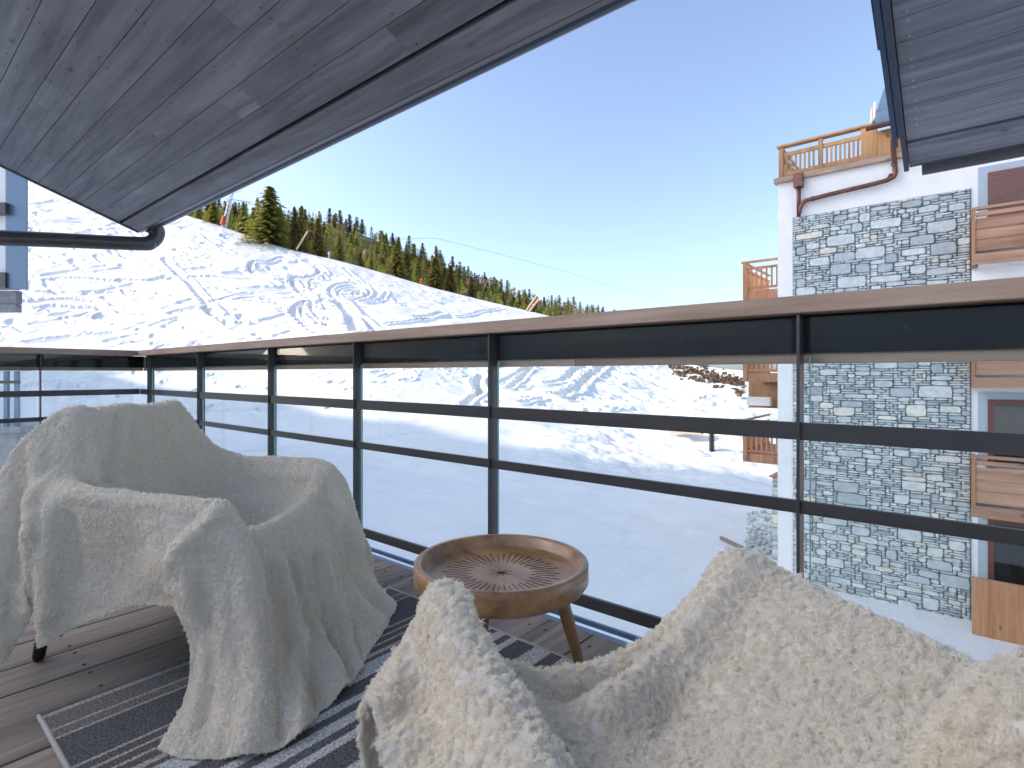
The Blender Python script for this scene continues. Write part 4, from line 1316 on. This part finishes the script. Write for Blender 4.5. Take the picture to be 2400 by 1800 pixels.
# ------------------------------------------------------------------ chairs and fleece throws
def catmull_grid(G, nr, nc):
    def interp(A, n):
        m = A.shape[0]
        tt = np.linspace(0, m-1, n)
        i = np.minimum(tt.astype(int), m-2); s = (tt-i)
        s = s.reshape((-1,)+(1,)*(A.ndim-1))
        p0 = A[np.maximum(i-1,0)]; p1 = A[i]; p2 = A[i+1]; p3 = A[np.minimum(i+2, m-1)]
        return .5*((2*p1)+(-p0+p2)*s+(2*p0-5*p1+4*p2-p3)*s*s+(-p0+3*p1-3*p2+p3)*s**3)
    B = interp(G, nr)
    return interp(B.transpose(1,0,2), nc).transpose(1,0,2)
def grid_normals(V):
    a = np.gradient(V, axis=0); b = np.gradient(V, axis=1)
    n = np.cross(a, b); n /= (np.linalg.norm(n, axis=2, keepdims=True)+1e-9)
    return n
def fleece(name, V, Nn, parent, n_tuft, k, tuft_r, length, radius, seed, flip=1.0, both=True, thick=.004, lie=.55, mat=None, sag=.25):
    g = np.random.default_rng(seed)
    # area-weighted sampling of grid cells
    e1 = V[1:,:-1]-V[:-1,:-1]; e2 = V[:-1,1:]-V[:-1,:-1]
    ar = np.linalg.norm(np.cross(e1, e2), axis=2).reshape(-1)
    h, w_ = V.shape[0]-1, V.shape[1]-1
    A2_ = ar.reshape(h, w_)
    rc = np.concatenate([[0], np.cumsum(A2_.sum(1))]); rc /= rc[-1]
    kk_ = np.arange(1, n_tuft+1)
    q1 = (kk_*.7548776662466927) % 1; q2 = (kk_*.5698402909980532) % 1
    fi = np.interp(q1, rc, np.arange(h+1)); fi = np.minimum(fi, h-1e-6)
    i = fi.astype(int)
    cc = np.concatenate([np.zeros((h,1)), np.cumsum(A2_, 1)], 1); cc /= cc[:,-1:]
    fj = np.empty(n_tuft)
    for r_i in range(h):
        mm = np.nonzero(i == r_i)[0]
        if len(mm): fj[mm] = np.interp(q2[mm], cc[r_i], np.arange(w_+1))
    fj = np.minimum(fj, w_-1e-6); j = fj.astype(int)
    a, b = (fi-i)[:,None], (fj-j)[:,None]
    C = (V[i,j]*(1-a)+V[i+1,j]*a)*(1-b)+(V[i,j+1]*(1-a)+V[i+1,j+1]*a)*b
    nn = Nn[i,j]*flip
    sgn = np.ones((n_tuft,1))
    if both: sgn[g.random(n_tuft) < .25] = -1
    nn = nn*sgn
    ref = np.where(np.abs(nn[:,2:3]) < .9, np.array([[0,0,1.]]), np.array([[1.,0,0]]))
    t1 = np.cross(nn, ref); t1 /= np.linalg.norm(t1, axis=1, keepdims=True)
    t2 = np.cross(nn, t1)
    ang = g.random(n_tuft)*6.283
    # pile leans roughly the same way over patches, with a pull downwards
    lean = (np.cos(ang)[:,None]*t1+np.sin(ang)[:,None]*t2)
    down = np.array([[0,0,-1.]]) - nn*(-nn[:,2:3]); 
    lean = lean*lie + down*sag
    tl = length*(.65+.7*g.random((n_tuft,1)))
    tipc = C + nn*tl*.72 + lean*tl*.9
    rad = g.random((n_tuft,k))**.5*tuft_r; th = g.random((n_tuft,k))*6.283
    off = (rad*np.cos(th))[:,:,None]*t1[:,None,:] + (rad*np.sin(th))[:,:,None]*t2[:,None,:]
    root = C[:,None,:] + off - nn[:,None,:]*(.002)
    ls = (.75+.5*g.random((n_tuft,k,1)))
    tip = root + (tipc-C)[:,None,:]*ls + (-off*.55) + g.normal(0, 1, (n_tuft,k,3))*tl[:,None,:]*.12
    npt = 4
    pts = np.zeros((n_tuft,k,npt,3), np.float32)
    bend = (nn*.35)[:,None,:]*tl[:,None,:]
    curl = g.normal(0, 1, (n_tuft,k,3))*tl[:,None,:]*.10
    for q in range(npt):
        s = q/(npt-1)
        pts[:,:,q] = root*(1-s)+tip*s + bend*math.sin(math.pi*s)*.9 + curl*math.sin(2*math.pi*s)
    ns = n_tuft*k
    cu = bpy.data.hair_curves.new(name)
    cu.add_curves([npt]*ns)
    cu.points.foreach_set("position", pts.reshape(-1))
    ra = np.tile(np.array([1, .95, .75, .25], np.float32)*radius, ns)
    cu.points.foreach_set("radius", ra)
    cu.materials.append(mat or M['fleece'])
    o = bpy.data.objects.new(name, cu); COL.objects.link(o); o.parent = parent
    return o

# --- chair one (left). local frame: a forward, b towards far side
DP = 1/1.085
O1 = np.array([-1.475, 1.69]); ea = np.array([.982, -.19]); eb = np.array([.19, .982])
def L1(a, b, z):
    p = O1 + ea*a + eb*b
    X, Y = c2w(p[0], p[1]); return (X, Y, z)
def chair_frame(name, label, Lf, seat_h=.26):
    c = empty(name, label, "armchair", "armchairs under fleece throws")
    # tub shell: arms and back as a bent thick panel
    m = MB()
    path = [(.60,-.0),(.4,-.015),(.2,-.01),(.09,.05),(.06,.15),(.06,.27),(.06,.38),(.09,.47),(.2,.52),(.4,.53),(.60,.52)]
    hts = [.44,.44,.44,.50,.66,.68,.66,.50,.42,.43,.43]
    inner = []
    for (a, b), h in zip(path, hts):
        ca, cb = .35-a, .26-b; L = math.hypot(ca, cb); inner.append((a+ca/L*.035, b+cb/L*.035))
    vs = []; 
    for (a, b), (a2, b2), h in zip(path, inner, hts):
        vs += [Lf(a, b, .22), Lf(a, b, h), Lf(a2, b2, h), Lf(a2, b2, .24)]
    fs = []
    for i in range(len(path)-1):
        for j in range(4):
            fs.append((i*4+j, (i+1)*4+j, (i+1)*4+(j+1) % 4, i*4+(j+1) % 4))
    fs += [(0,1,2,3), tuple((len(path)-1)*4+k_ for k_ in (3,2,1,0))]
    m.poly(vs, fs, .5); m.build("shell", M['shell'], c, bevel=.008)
    m = MB(); vs = [Lf(a, b, z) for z in (.22, seat_h) for a, b in ((.62,.03),(.62,.49),(.12,.45),(.12,.08))]
    m.poly(vs, [(0,1,2,3),(7,6,5,4),(0,4,5,1),(1,5,6,2),(2,6,7,3),(3,7,4,0)], .5); m.build("seat", M['shell'], c, bevel=.01)
    for a, b, sa, sb in ((.0,.0,.03,.02),(-.0,.55,.06,-.04),(.58,.03,-.05,.03),(.58,.5,-.05,-.03)):
        m = MB(); m.tube([Lf(a, b, 0), Lf(a+sa*.02/.24, b, .012), Lf(a+sa, b+sb, .24)], [.011,.017,.02], 14); m.build("leg", M['leg'], c, smooth=True)
    return c
chair1 = chair_frame("armchair", "left armchair almost hidden under a cream fleece throw, one black leg showing", L1)
G1 = [
 [(-.02,-.10,.07),(-.06,-.09,.14),(-.09,-.04,.2),(-.10,.03,.2),(-.10,.1,.2),(-.10,.22,.2),(-.10,.34,.2),(-.10,.44,.2),(-.09,.52,.2),(-.07,.58,.2),(-.05,.61,.2),(-.03,.62,.15)],
 [(-.02,-.115,.065),(-.06,-.09,.32),(-.085,-.045,.57),(-.03,.00,.67),(-.03,.1,.66),(-.04,.22,.66),(-.04,.34,.66),(-.03,.44,.66),(-.02,.52,.63),(-.03,.58,.5),(-.02,.61,.35),(0,.62,.15)],
 [(.035,-.12,.065),(.00,-.10,.34),(.00,-.03,.60),(.055,.045,.765),(.075,.12,.780),(.08,.22,.782),(.08,.34,.783),(.075,.415,.778),(.06,.47,.765),(.02,.545,.68),(.0,.6,.4),(.0,.62,.15)],
 [(.085,-.065,.20),(.065,-.075,.36),(.055,-.05,.54),(.10,.03,.69),(.125,.1,.71),(.135,.22,.72),(.135,.33,.72),(.125,.42,.725),(.10,.49,.735),(.07,.56,.64),(.05,.61,.4),(.05,.63,.2)],
 [(.15,-.115,.115),(.14,-.105,.32),(.10,-.085,.50),(.13,-.02,.585),(.17,.05,.52),(.19,.2,.47),(.19,.34,.47),(.20,.445,.50),(.16,.53,.60),(.17,.585,.56),(.17,.625,.38),(.17,.64,.2)],
 [(.235,-.095,.16),(.23,-.08,.34),(.23,-.085,.50),(.25,-.045,.55),(.27,.055,.40),(.28,.18,.315),(.28,.34,.315),(.28,.465,.39),(.28,.555,.55),(.28,.61,.50),(.28,.63,.35),(.28,.64,.2)],
 [(.42,-.088,.235),(.43,-.082,.35),(.45,-.09,.50),(.45,-.05,.540),(.46,.055,.39),(.46,.16,.31),(.46,.34,.31),(.46,.465,.37),(.46,.56,.55),(.46,.61,.50),(.46,.64,.33),(.46,.65,.18)],
 [(.545,-.10,.255),(.555,-.125,.37),(.59,-.11,.49),(.61,-.05,.538),(.62,.045,.43),(.62,.15,.385),(.62,.32,.395),(.62,.475,.44),(.62,.56,.545),(.63,.62,.48),(.64,.65,.3),(.65,.66,.1)],
 [(.625,-.135,.26),(.645,-.155,.34),(.68,-.10,.44),(.70,-.035,.50),(.685,.035,.42),(.675,.15,.385),(.675,.31,.395),(.68,.47,.44),(.70,.56,.50),(.71,.62,.44),(.72,.65,.28),(.73,.66,.08)],
 [(.69,-.155,.15),(.71,-.15,.22),(.75,-.11,.30),(.79,-.05,.34),(.78,.03,.26),(.77,.15,.22),(.77,.30,.24),(.78,.45,.30),(.77,.57,.34),(.76,.63,.30),(.77,.66,.18),(.78,.67,.05)],
 [(.71,-.21,.055),(.75,-.21,.09),(.82,-.17,.13),(.88,-.11,.15),(.88,-.03,.10),(.87,.11,.10),(.86,.28,.11),(.85,.43,.12),(.82,.56,.12),(.80,.63,.12),(.80,.67,.08),(.81,.68,.02)],
 [(.715,-.29,.014),(.80,-.31,.018),(.90,-.29,.018),(1.00,-.24,.020),(1.02,-.12,.020),(1.03,.06,.018),(1.00,.26,.018),(.98,.42,.018),(.95,.54,.02),(.88,.62,.02),(.85,.67,.02),(.85,.70,.014)],
]
G1 = np.array([[L1(*p) for p in row] for row in G1])
def lumps(V, amp, f):
    x, y, z = V[:,:,0], V[:,:,1], V[:,:,2]
    return amp*((vnoise(x*f+z*f*.6, y*f-z*f*.5, 3)-.5)*2 + (vnoise(x*f*.45+z*f*.3, y*f*.45-z*f*.4, 9)-.5)*1.6)
def to_px(V):
    x = V[...,0]*RT[0]+V[...,1]*RT[1]; d = V[...,0]*FW[0]+V[...,1]*FW[1]
    return CU+F*x/d, CV-F*(V[...,2]-E)/d, d
def snap(V, u, v):
    pu, pv, pd = to_px(V)
    q_ = np.hypot(pu-u, pv-v)
    m = q_ < max(9.0, q_.min()+3)
    dd = np.where(m, pd, 1e9)
    return V.reshape(-1,3)[np.argmin(dd.reshape(-1))]
def ridge_field(V, ridges, k):
    D = np.zeros(V.shape[:2])
    for pts, amp, wd in ridges:
        P3 = [snap(V, p[0]*k, p[1]*k) for p in pts]
        best = np.full(V.shape[:2], 9.)
        for a, b in zip(P3[:-1], P3[1:]):
            ab = b-a; t_ = np.clip(((V-a)@ab)/(ab@ab+1e-9), 0, 1)
            best = np.minimum(best, np.linalg.norm(V-(a+t_[:,:,None]*ab), axis=2))
        D += amp*np.exp(-(best/wd)**2)
    return D
RIDGES1 = [([(470,1105),(530,1220),(555,1400),(540,1600)], .030, .035), ([(430,1200),(450,1350),(440,1540)], -.020, .03),
  ([(600,1215),(640,1390),(665,1600)], .022, .022), ([(570,1230),(600,1400),(610,1580)], -.018, .02),
  ([(650,1200),(700,1350),(750,1500)], .020, .020), ([(628,1215),(670,1370),(705,1540)], -.018, .018),
  ([(700,1180),(745,1330),(780,1440)], .018, .018), ([(680,1200),(720,1340),(768,1480)], -.014, .016),
  ([(740,1080),(775,1200),(790,1330)], .020, .025), ([(725,1120),(750,1240),(775,1380)], -.014, .018),
  ([(205,930),(215,1050)], .012, .022), ([(262,900),(245,1040)], -.014, .024), ([(310,900),(335,1050)], .010, .025), ([(370,920),(400,1040)], -.008, .02),
  ([(365,1205),(420,1150),(465,1110)], .020, .022), ([(340,1150),(370,1260)], -.010, .02),
  ([(80,960),(75,1120),(70,1330)], .020, .024), ([(48,1060),(45,1250)], -.018, .02), ([(150,1120),(168,1240)], -.014, .02), ([(115,1090),(110,1330)], .014, .024),
  ([(150,1062),(300,1082),(440,1090)], .010, .020), ([(520,1020),(640,1020),(710,1030)], .008, .02)]
def throw(name, label, G, nr, nc, folds, seed, group="cream fleece throws over the armchairs"):
    V = catmull_grid(G, nr, nc)
    n = grid_normals(V)
    S = np.linspace(0, 1, nr)[:,None]; Tt = np.linspace(0, 1, nc)[None,:]
    D = folds(S, Tt)
    sg_ = 1.0 if n[225:250,200:260,2].mean() > 0 else -1.0
    V = V + n*(D + sg_*ridge_field(V, RIDGES1, 1.085))[:,:,None]
    V[:,:,2] = np.maximum(V[:,:,2], .016)
    n = grid_normals(V)
    V = V + n*lumps(V, .0018, 150)[:,:,None]
    n = grid_normals(V)
    o = grid_object(name, V, M['blanket'])
    tag(o, label, "throw blanket", group)
    s = o.modifiers.new("thickness", 'SOLIDIFY'); s.thickness = .004; s.offset = 0
    return o, V, n
def folds1(S, Tt):
    fr = np.clip((S-.66)/.18, 0, 1)                     # front drape
    wv = np.sin(Tt*44+1.2*np.sin(S*9)+.6)*.5 + np.sin(Tt*71+2.0)*.25
    mask = np.clip((Tt-.30)/.08, 0, 1)*np.clip((.80-Tt)/.1, 0, 1)
    d = fr*(1-.65*np.clip((S-.93)/.07, 0, 1))*wv*.030*(.35+.65*mask)
    # side drape near side
    side = np.clip((.17-Tt)/.12, 0, 1)
    d = d + side*np.clip(1-S/.55, 0, 1)*np.sin(S*52+.5)*.020
    far = np.clip((Tt-.78)/.15, 0, 1)
    d = d + far*np.sin(S*38)*.018
    d = d + (fbm(S*9+0*Tt, Tt*11+0*S, 3, 51)-.45)*.030
    # soft creases down the backrest
    bk = np.exp(-((S-.30)/.09)**2)*np.clip((Tt-.25)/.05, 0, 1)*np.clip((.68-Tt)/.05, 0, 1)
    d = d + bk*np.sin(Tt*36+S*22)*.008
    return d
FL = 1.0
# normals orientation: check sign against "up" on the seat
th1, V1, n1_ = throw("throw_blanket", "cream fleece throw draped over the left armchair down to the rug", G1, 420, 470, folds1, 1)
sg = 1.0 if n1_[225:250,200:260,2].mean() > 0 else -1.0
fleece("fleece_pile", V1, n1_, th1, int(80000*FL), 7, .0042, .0082, .00055, 11, flip=sg, lie=.6, sag=.15)

# --- chair two (right foreground). grid given in photo pixels (2212 px wide copy) and depth
def D2(u, v, d): return P(u*1.085, v*1.085, d)
def low(u, v, d, dx, dy, z):
    p = D2(u, v, d); q = c2w(dx, dy); return (p[0]+q[0], p[1]+q[1], z)
G2 = [
 # front hem (far side, down on the deck)
 [low(800,1510,.86,-.02,.06,.05), low(860,1420,.90,0,.10,.04), low(955,1290,.9,0,.17,.03), low(1020,1370,.93,0,.18,.03), low(1095,1440,.96,0,.16,.05), low(1260,1430,.98,0,.16,.05), low(1400,1372,1.0,0,.16,.05), low(1500,1285,1.03,.02,.16,.04), low(1620,1215,1.05,.10,.14,.03), low(1620,1215,1.05,.20,.08,.03), low(1620,1215,1.05,.28,.0,.03)],
 [low(800,1510,.83,-.01,.03,.20), low(865,1400,.89,0,.06,.28), low(955,1290,.9,0,.09,.36), low(1020,1370,.93,0,.09,.30), low(1095,1440,.96,0,.07,.25), low(1260,1430,.98,0,.07,.25), low(1400,1372,1.0,0,.07,.28), low(1500,1285,1.03,.02,.08,.33), low(1620,1215,1.05,.06,.08,.38), low(1620,1215,1.05,.15,.04,.32), low(1620,1215,1.05,.22,.0,.22)],
 [D2(792,1505,.80), D2(872,1385,.87), D2(955,1298,.90), D2(1020,1372,.92), D2(1095,1447,.95), D2(1260,1440,.97), D2(1395,1385,.99), D2(1500,1290,1.02), D2(1620,1224,1.05), low(1620,1222,1.05,.10,0,.42), low(1620,1222,1.05,.17,-.04,.25)],
 [D2(812,1560,.74), D2(905,1470,.79), D2(990,1375,.80), D2(1070,1460,.84), D2(1150,1490,.88), D2(1300,1485,.90), D2(1420,1450,.91), D2(1560,1320,.95), D2(1735,1262,.95), low(1735,1262,.95,.09,-.02,.42), low(1735,1262,.95,.16,-.05,.25)],
 [D2(826,1625,.68), D2(930,1560,.71), D2(1050,1480,.70), D2(1120,1545,.74), D2(1205,1545,.80), D2(1340,1545,.82), D2(1460,1525,.81), D2(1640,1400,.84), D2(1900,1340,.82), low(1900,1340,.82,.09,-.02,.41), low(1900,1340,.82,.16,-.04,.25)],
 [D2(840,1700,.62), D2(960,1660,.62), D2(1130,1600,.60), D2(1200,1640,.64), D2(1270,1610,.70), D2(1390,1610,.72), D2(1520,1590,.71), D2(1760,1480,.73), D2(2060,1418,.72), low(2060,1418,.72,.09,-.02,.40), low(2060,1418,.72,.15,-.04,.25)],
 [D2(850,1820,.55), D2(990,1780,.53), D2(1200,1740,.50), D2(1290,1760,.54), D2(1360,1700,.60), D2(1470,1690,.61), D2(1620,1650,.60), D2(1900,1560,.62), D2(2215,1492,.63), low(2215,1492,.63,.08,-.02,.40), low(2215,1492,.63,.14,-.04,.25)],
 [D2(860,1950,.48), D2(1000,1950,.46), D2(1250,1900,.43), D2(1340,1900,.47), D2(1440,1830,.50), D2(1560,1800,.51), D2(1740,1740,.50), D2(2020,1660,.51), D2(2300,1590,.53), low(2300,1590,.53,.07,-.02,.40), low(2300,1590,.53,.12,-.04,.25)],
 [D2(870,2100,.42), D2(1020,2150,.40), D2(1300,2100,.37), D2(1400,2100,.40), D2(1520,2000,.42), D2(1650,1950,.42), D2(1860,1880,.42), D2(2100,1760,.44), D2(2330,1640,.46), low(2330,1640,.46,.06,-.02,.40), low(2330,1640,.46,.10,-.04,.25)],
]
G2 = np.array(G2)
ridges2 = [([(1610,1262,1.02),(1540,1360,.95),(1460,1480,.87),(1380,1570,.80),(1290,1615,.75)], .062, .034),
           ([(1560,1340,.98),(1450,1440,.92),(1330,1500,.90),(1220,1520,.87)], -.038, .032),
           ([(1100,1478,.90),(1230,1512,.87),(1340,1545,.84)], .022, .022),
           ([(960,1300,.90),(1010,1430,.76),(1080,1560,.66),(1150,1700,.58)], .028, .030),
           ([(900,1420,.85),(930,1540,.76),(960,1640,.68)], -.012, .03)]
def folds2(S, Tt): return (fbm(S*6+0*Tt, Tt*7+0*S, 3, 71)-.45)*.014 + np.clip((.16-Tt)/.16,0,1)*np.sin(S*40)*.012
V = catmull_grid(G2, 420, 520)
n = grid_normals(V)
sg2 = 1.0 if n[210:240,220:290,2].mean() > 0 else -1.0
Dd = folds2(np.linspace(0,1,420)[:,None], np.linspace(0,1,520)[None,:])
for pts, amp, wd in ridges2:
    P3 = np.array([D2(*p) for p in pts])
    best = np.full(V.shape[:2], 9.)
    for a, b in zip(P3[:-1], P3[1:]):
        ab = b-a; L = (ab@ab)
        t_ = np.clip(((V-a)@ab)/L, 0, 1)
        best = np.minimum(best, np.linalg.norm(V-(a+t_[:,:,None]*ab), axis=2))
    Dd = Dd + amp*np.exp(-(best/wd)**2)
V2 = V + n*sg2*Dd[:,:,None]
n2_ = grid_normals(V2)
V2 = V2 + n2_*lumps(V2, .0024, 80)[:,:,None]
V2[:,:,2] = np.maximum(V2[:,:,2], .02)
n2_ = grid_normals(V2)
th2 = grid_object("throw_blanket", V2, M['blanket'])
tag(th2, "cream shaggy fleece throw heaped over the nearest armchair in the right foreground", "throw blanket", "cream fleece throws over the armchairs")
s = th2.modifiers.new("thickness", 'SOLIDIFY'); s.thickness = .008; s.offset = 0
fleece("fleece_pile", V2, n2_, th2, int(26000*FL), 18, .0058, .0105, .00050, 12, flip=sg2, both=True, lie=.75)
# rolled end of the throw close to the lens, bottom right
G3 = []
for i, (u, v, d) in enumerate([(2060,1750,.47),(2110,1620,.45),(2190,1530,.44),(2290,1470,.45),(2400,1440,.46)]):
    c = np.array(D2(u, v, d)); row = []
    ax = np.array([*c2w(.75,.25), .35]); ax /= np.linalg.norm(ax)
    s1 = np.cross(ax, [0,0,1]); s1 /= np.linalg.norm(s1); s2 = np.cross(s1, ax)
    for k in range(13):
        a = 2*math.pi*k/12
        row.append(c + (s1*math.cos(a)+s2*math.sin(a)-s2*.95)*(.05+.006*i))
    G3.append(row)
V3 = catmull_grid(np.array(G3), 60, 60); n3_ = grid_normals(V3)
cen = V3.mean(axis=1, keepdims=True)
sg3 = 1.0 if ((V3-cen)*n3_).sum() > 0 else -1.0
rl3 = grid_object("rolled_edge", V3, M['blanket'], th2)
fleece("rolled_edge_pile", V3, n3_, th2, int(1300*FL), 20, .0066, .0090, .00050, 13, flip=sg3, both=False, lie=.75)
# chair two's own body, hidden below the throw
O2 = np.array([.10, .30]); fa = np.array([-.25, .968]); fb = np.array([.968, .25])
def L2(a, b, z):
    p = O2 + fa*a*.95 + fb*(b*.9+.07); X, Y = c2w(p[0], p[1]); return (X, Y, min(z, .42)*.80)
chair2 = chair_frame("armchair", "armchair in the right foreground wholly buried under a shaggy fleece throw", L2)
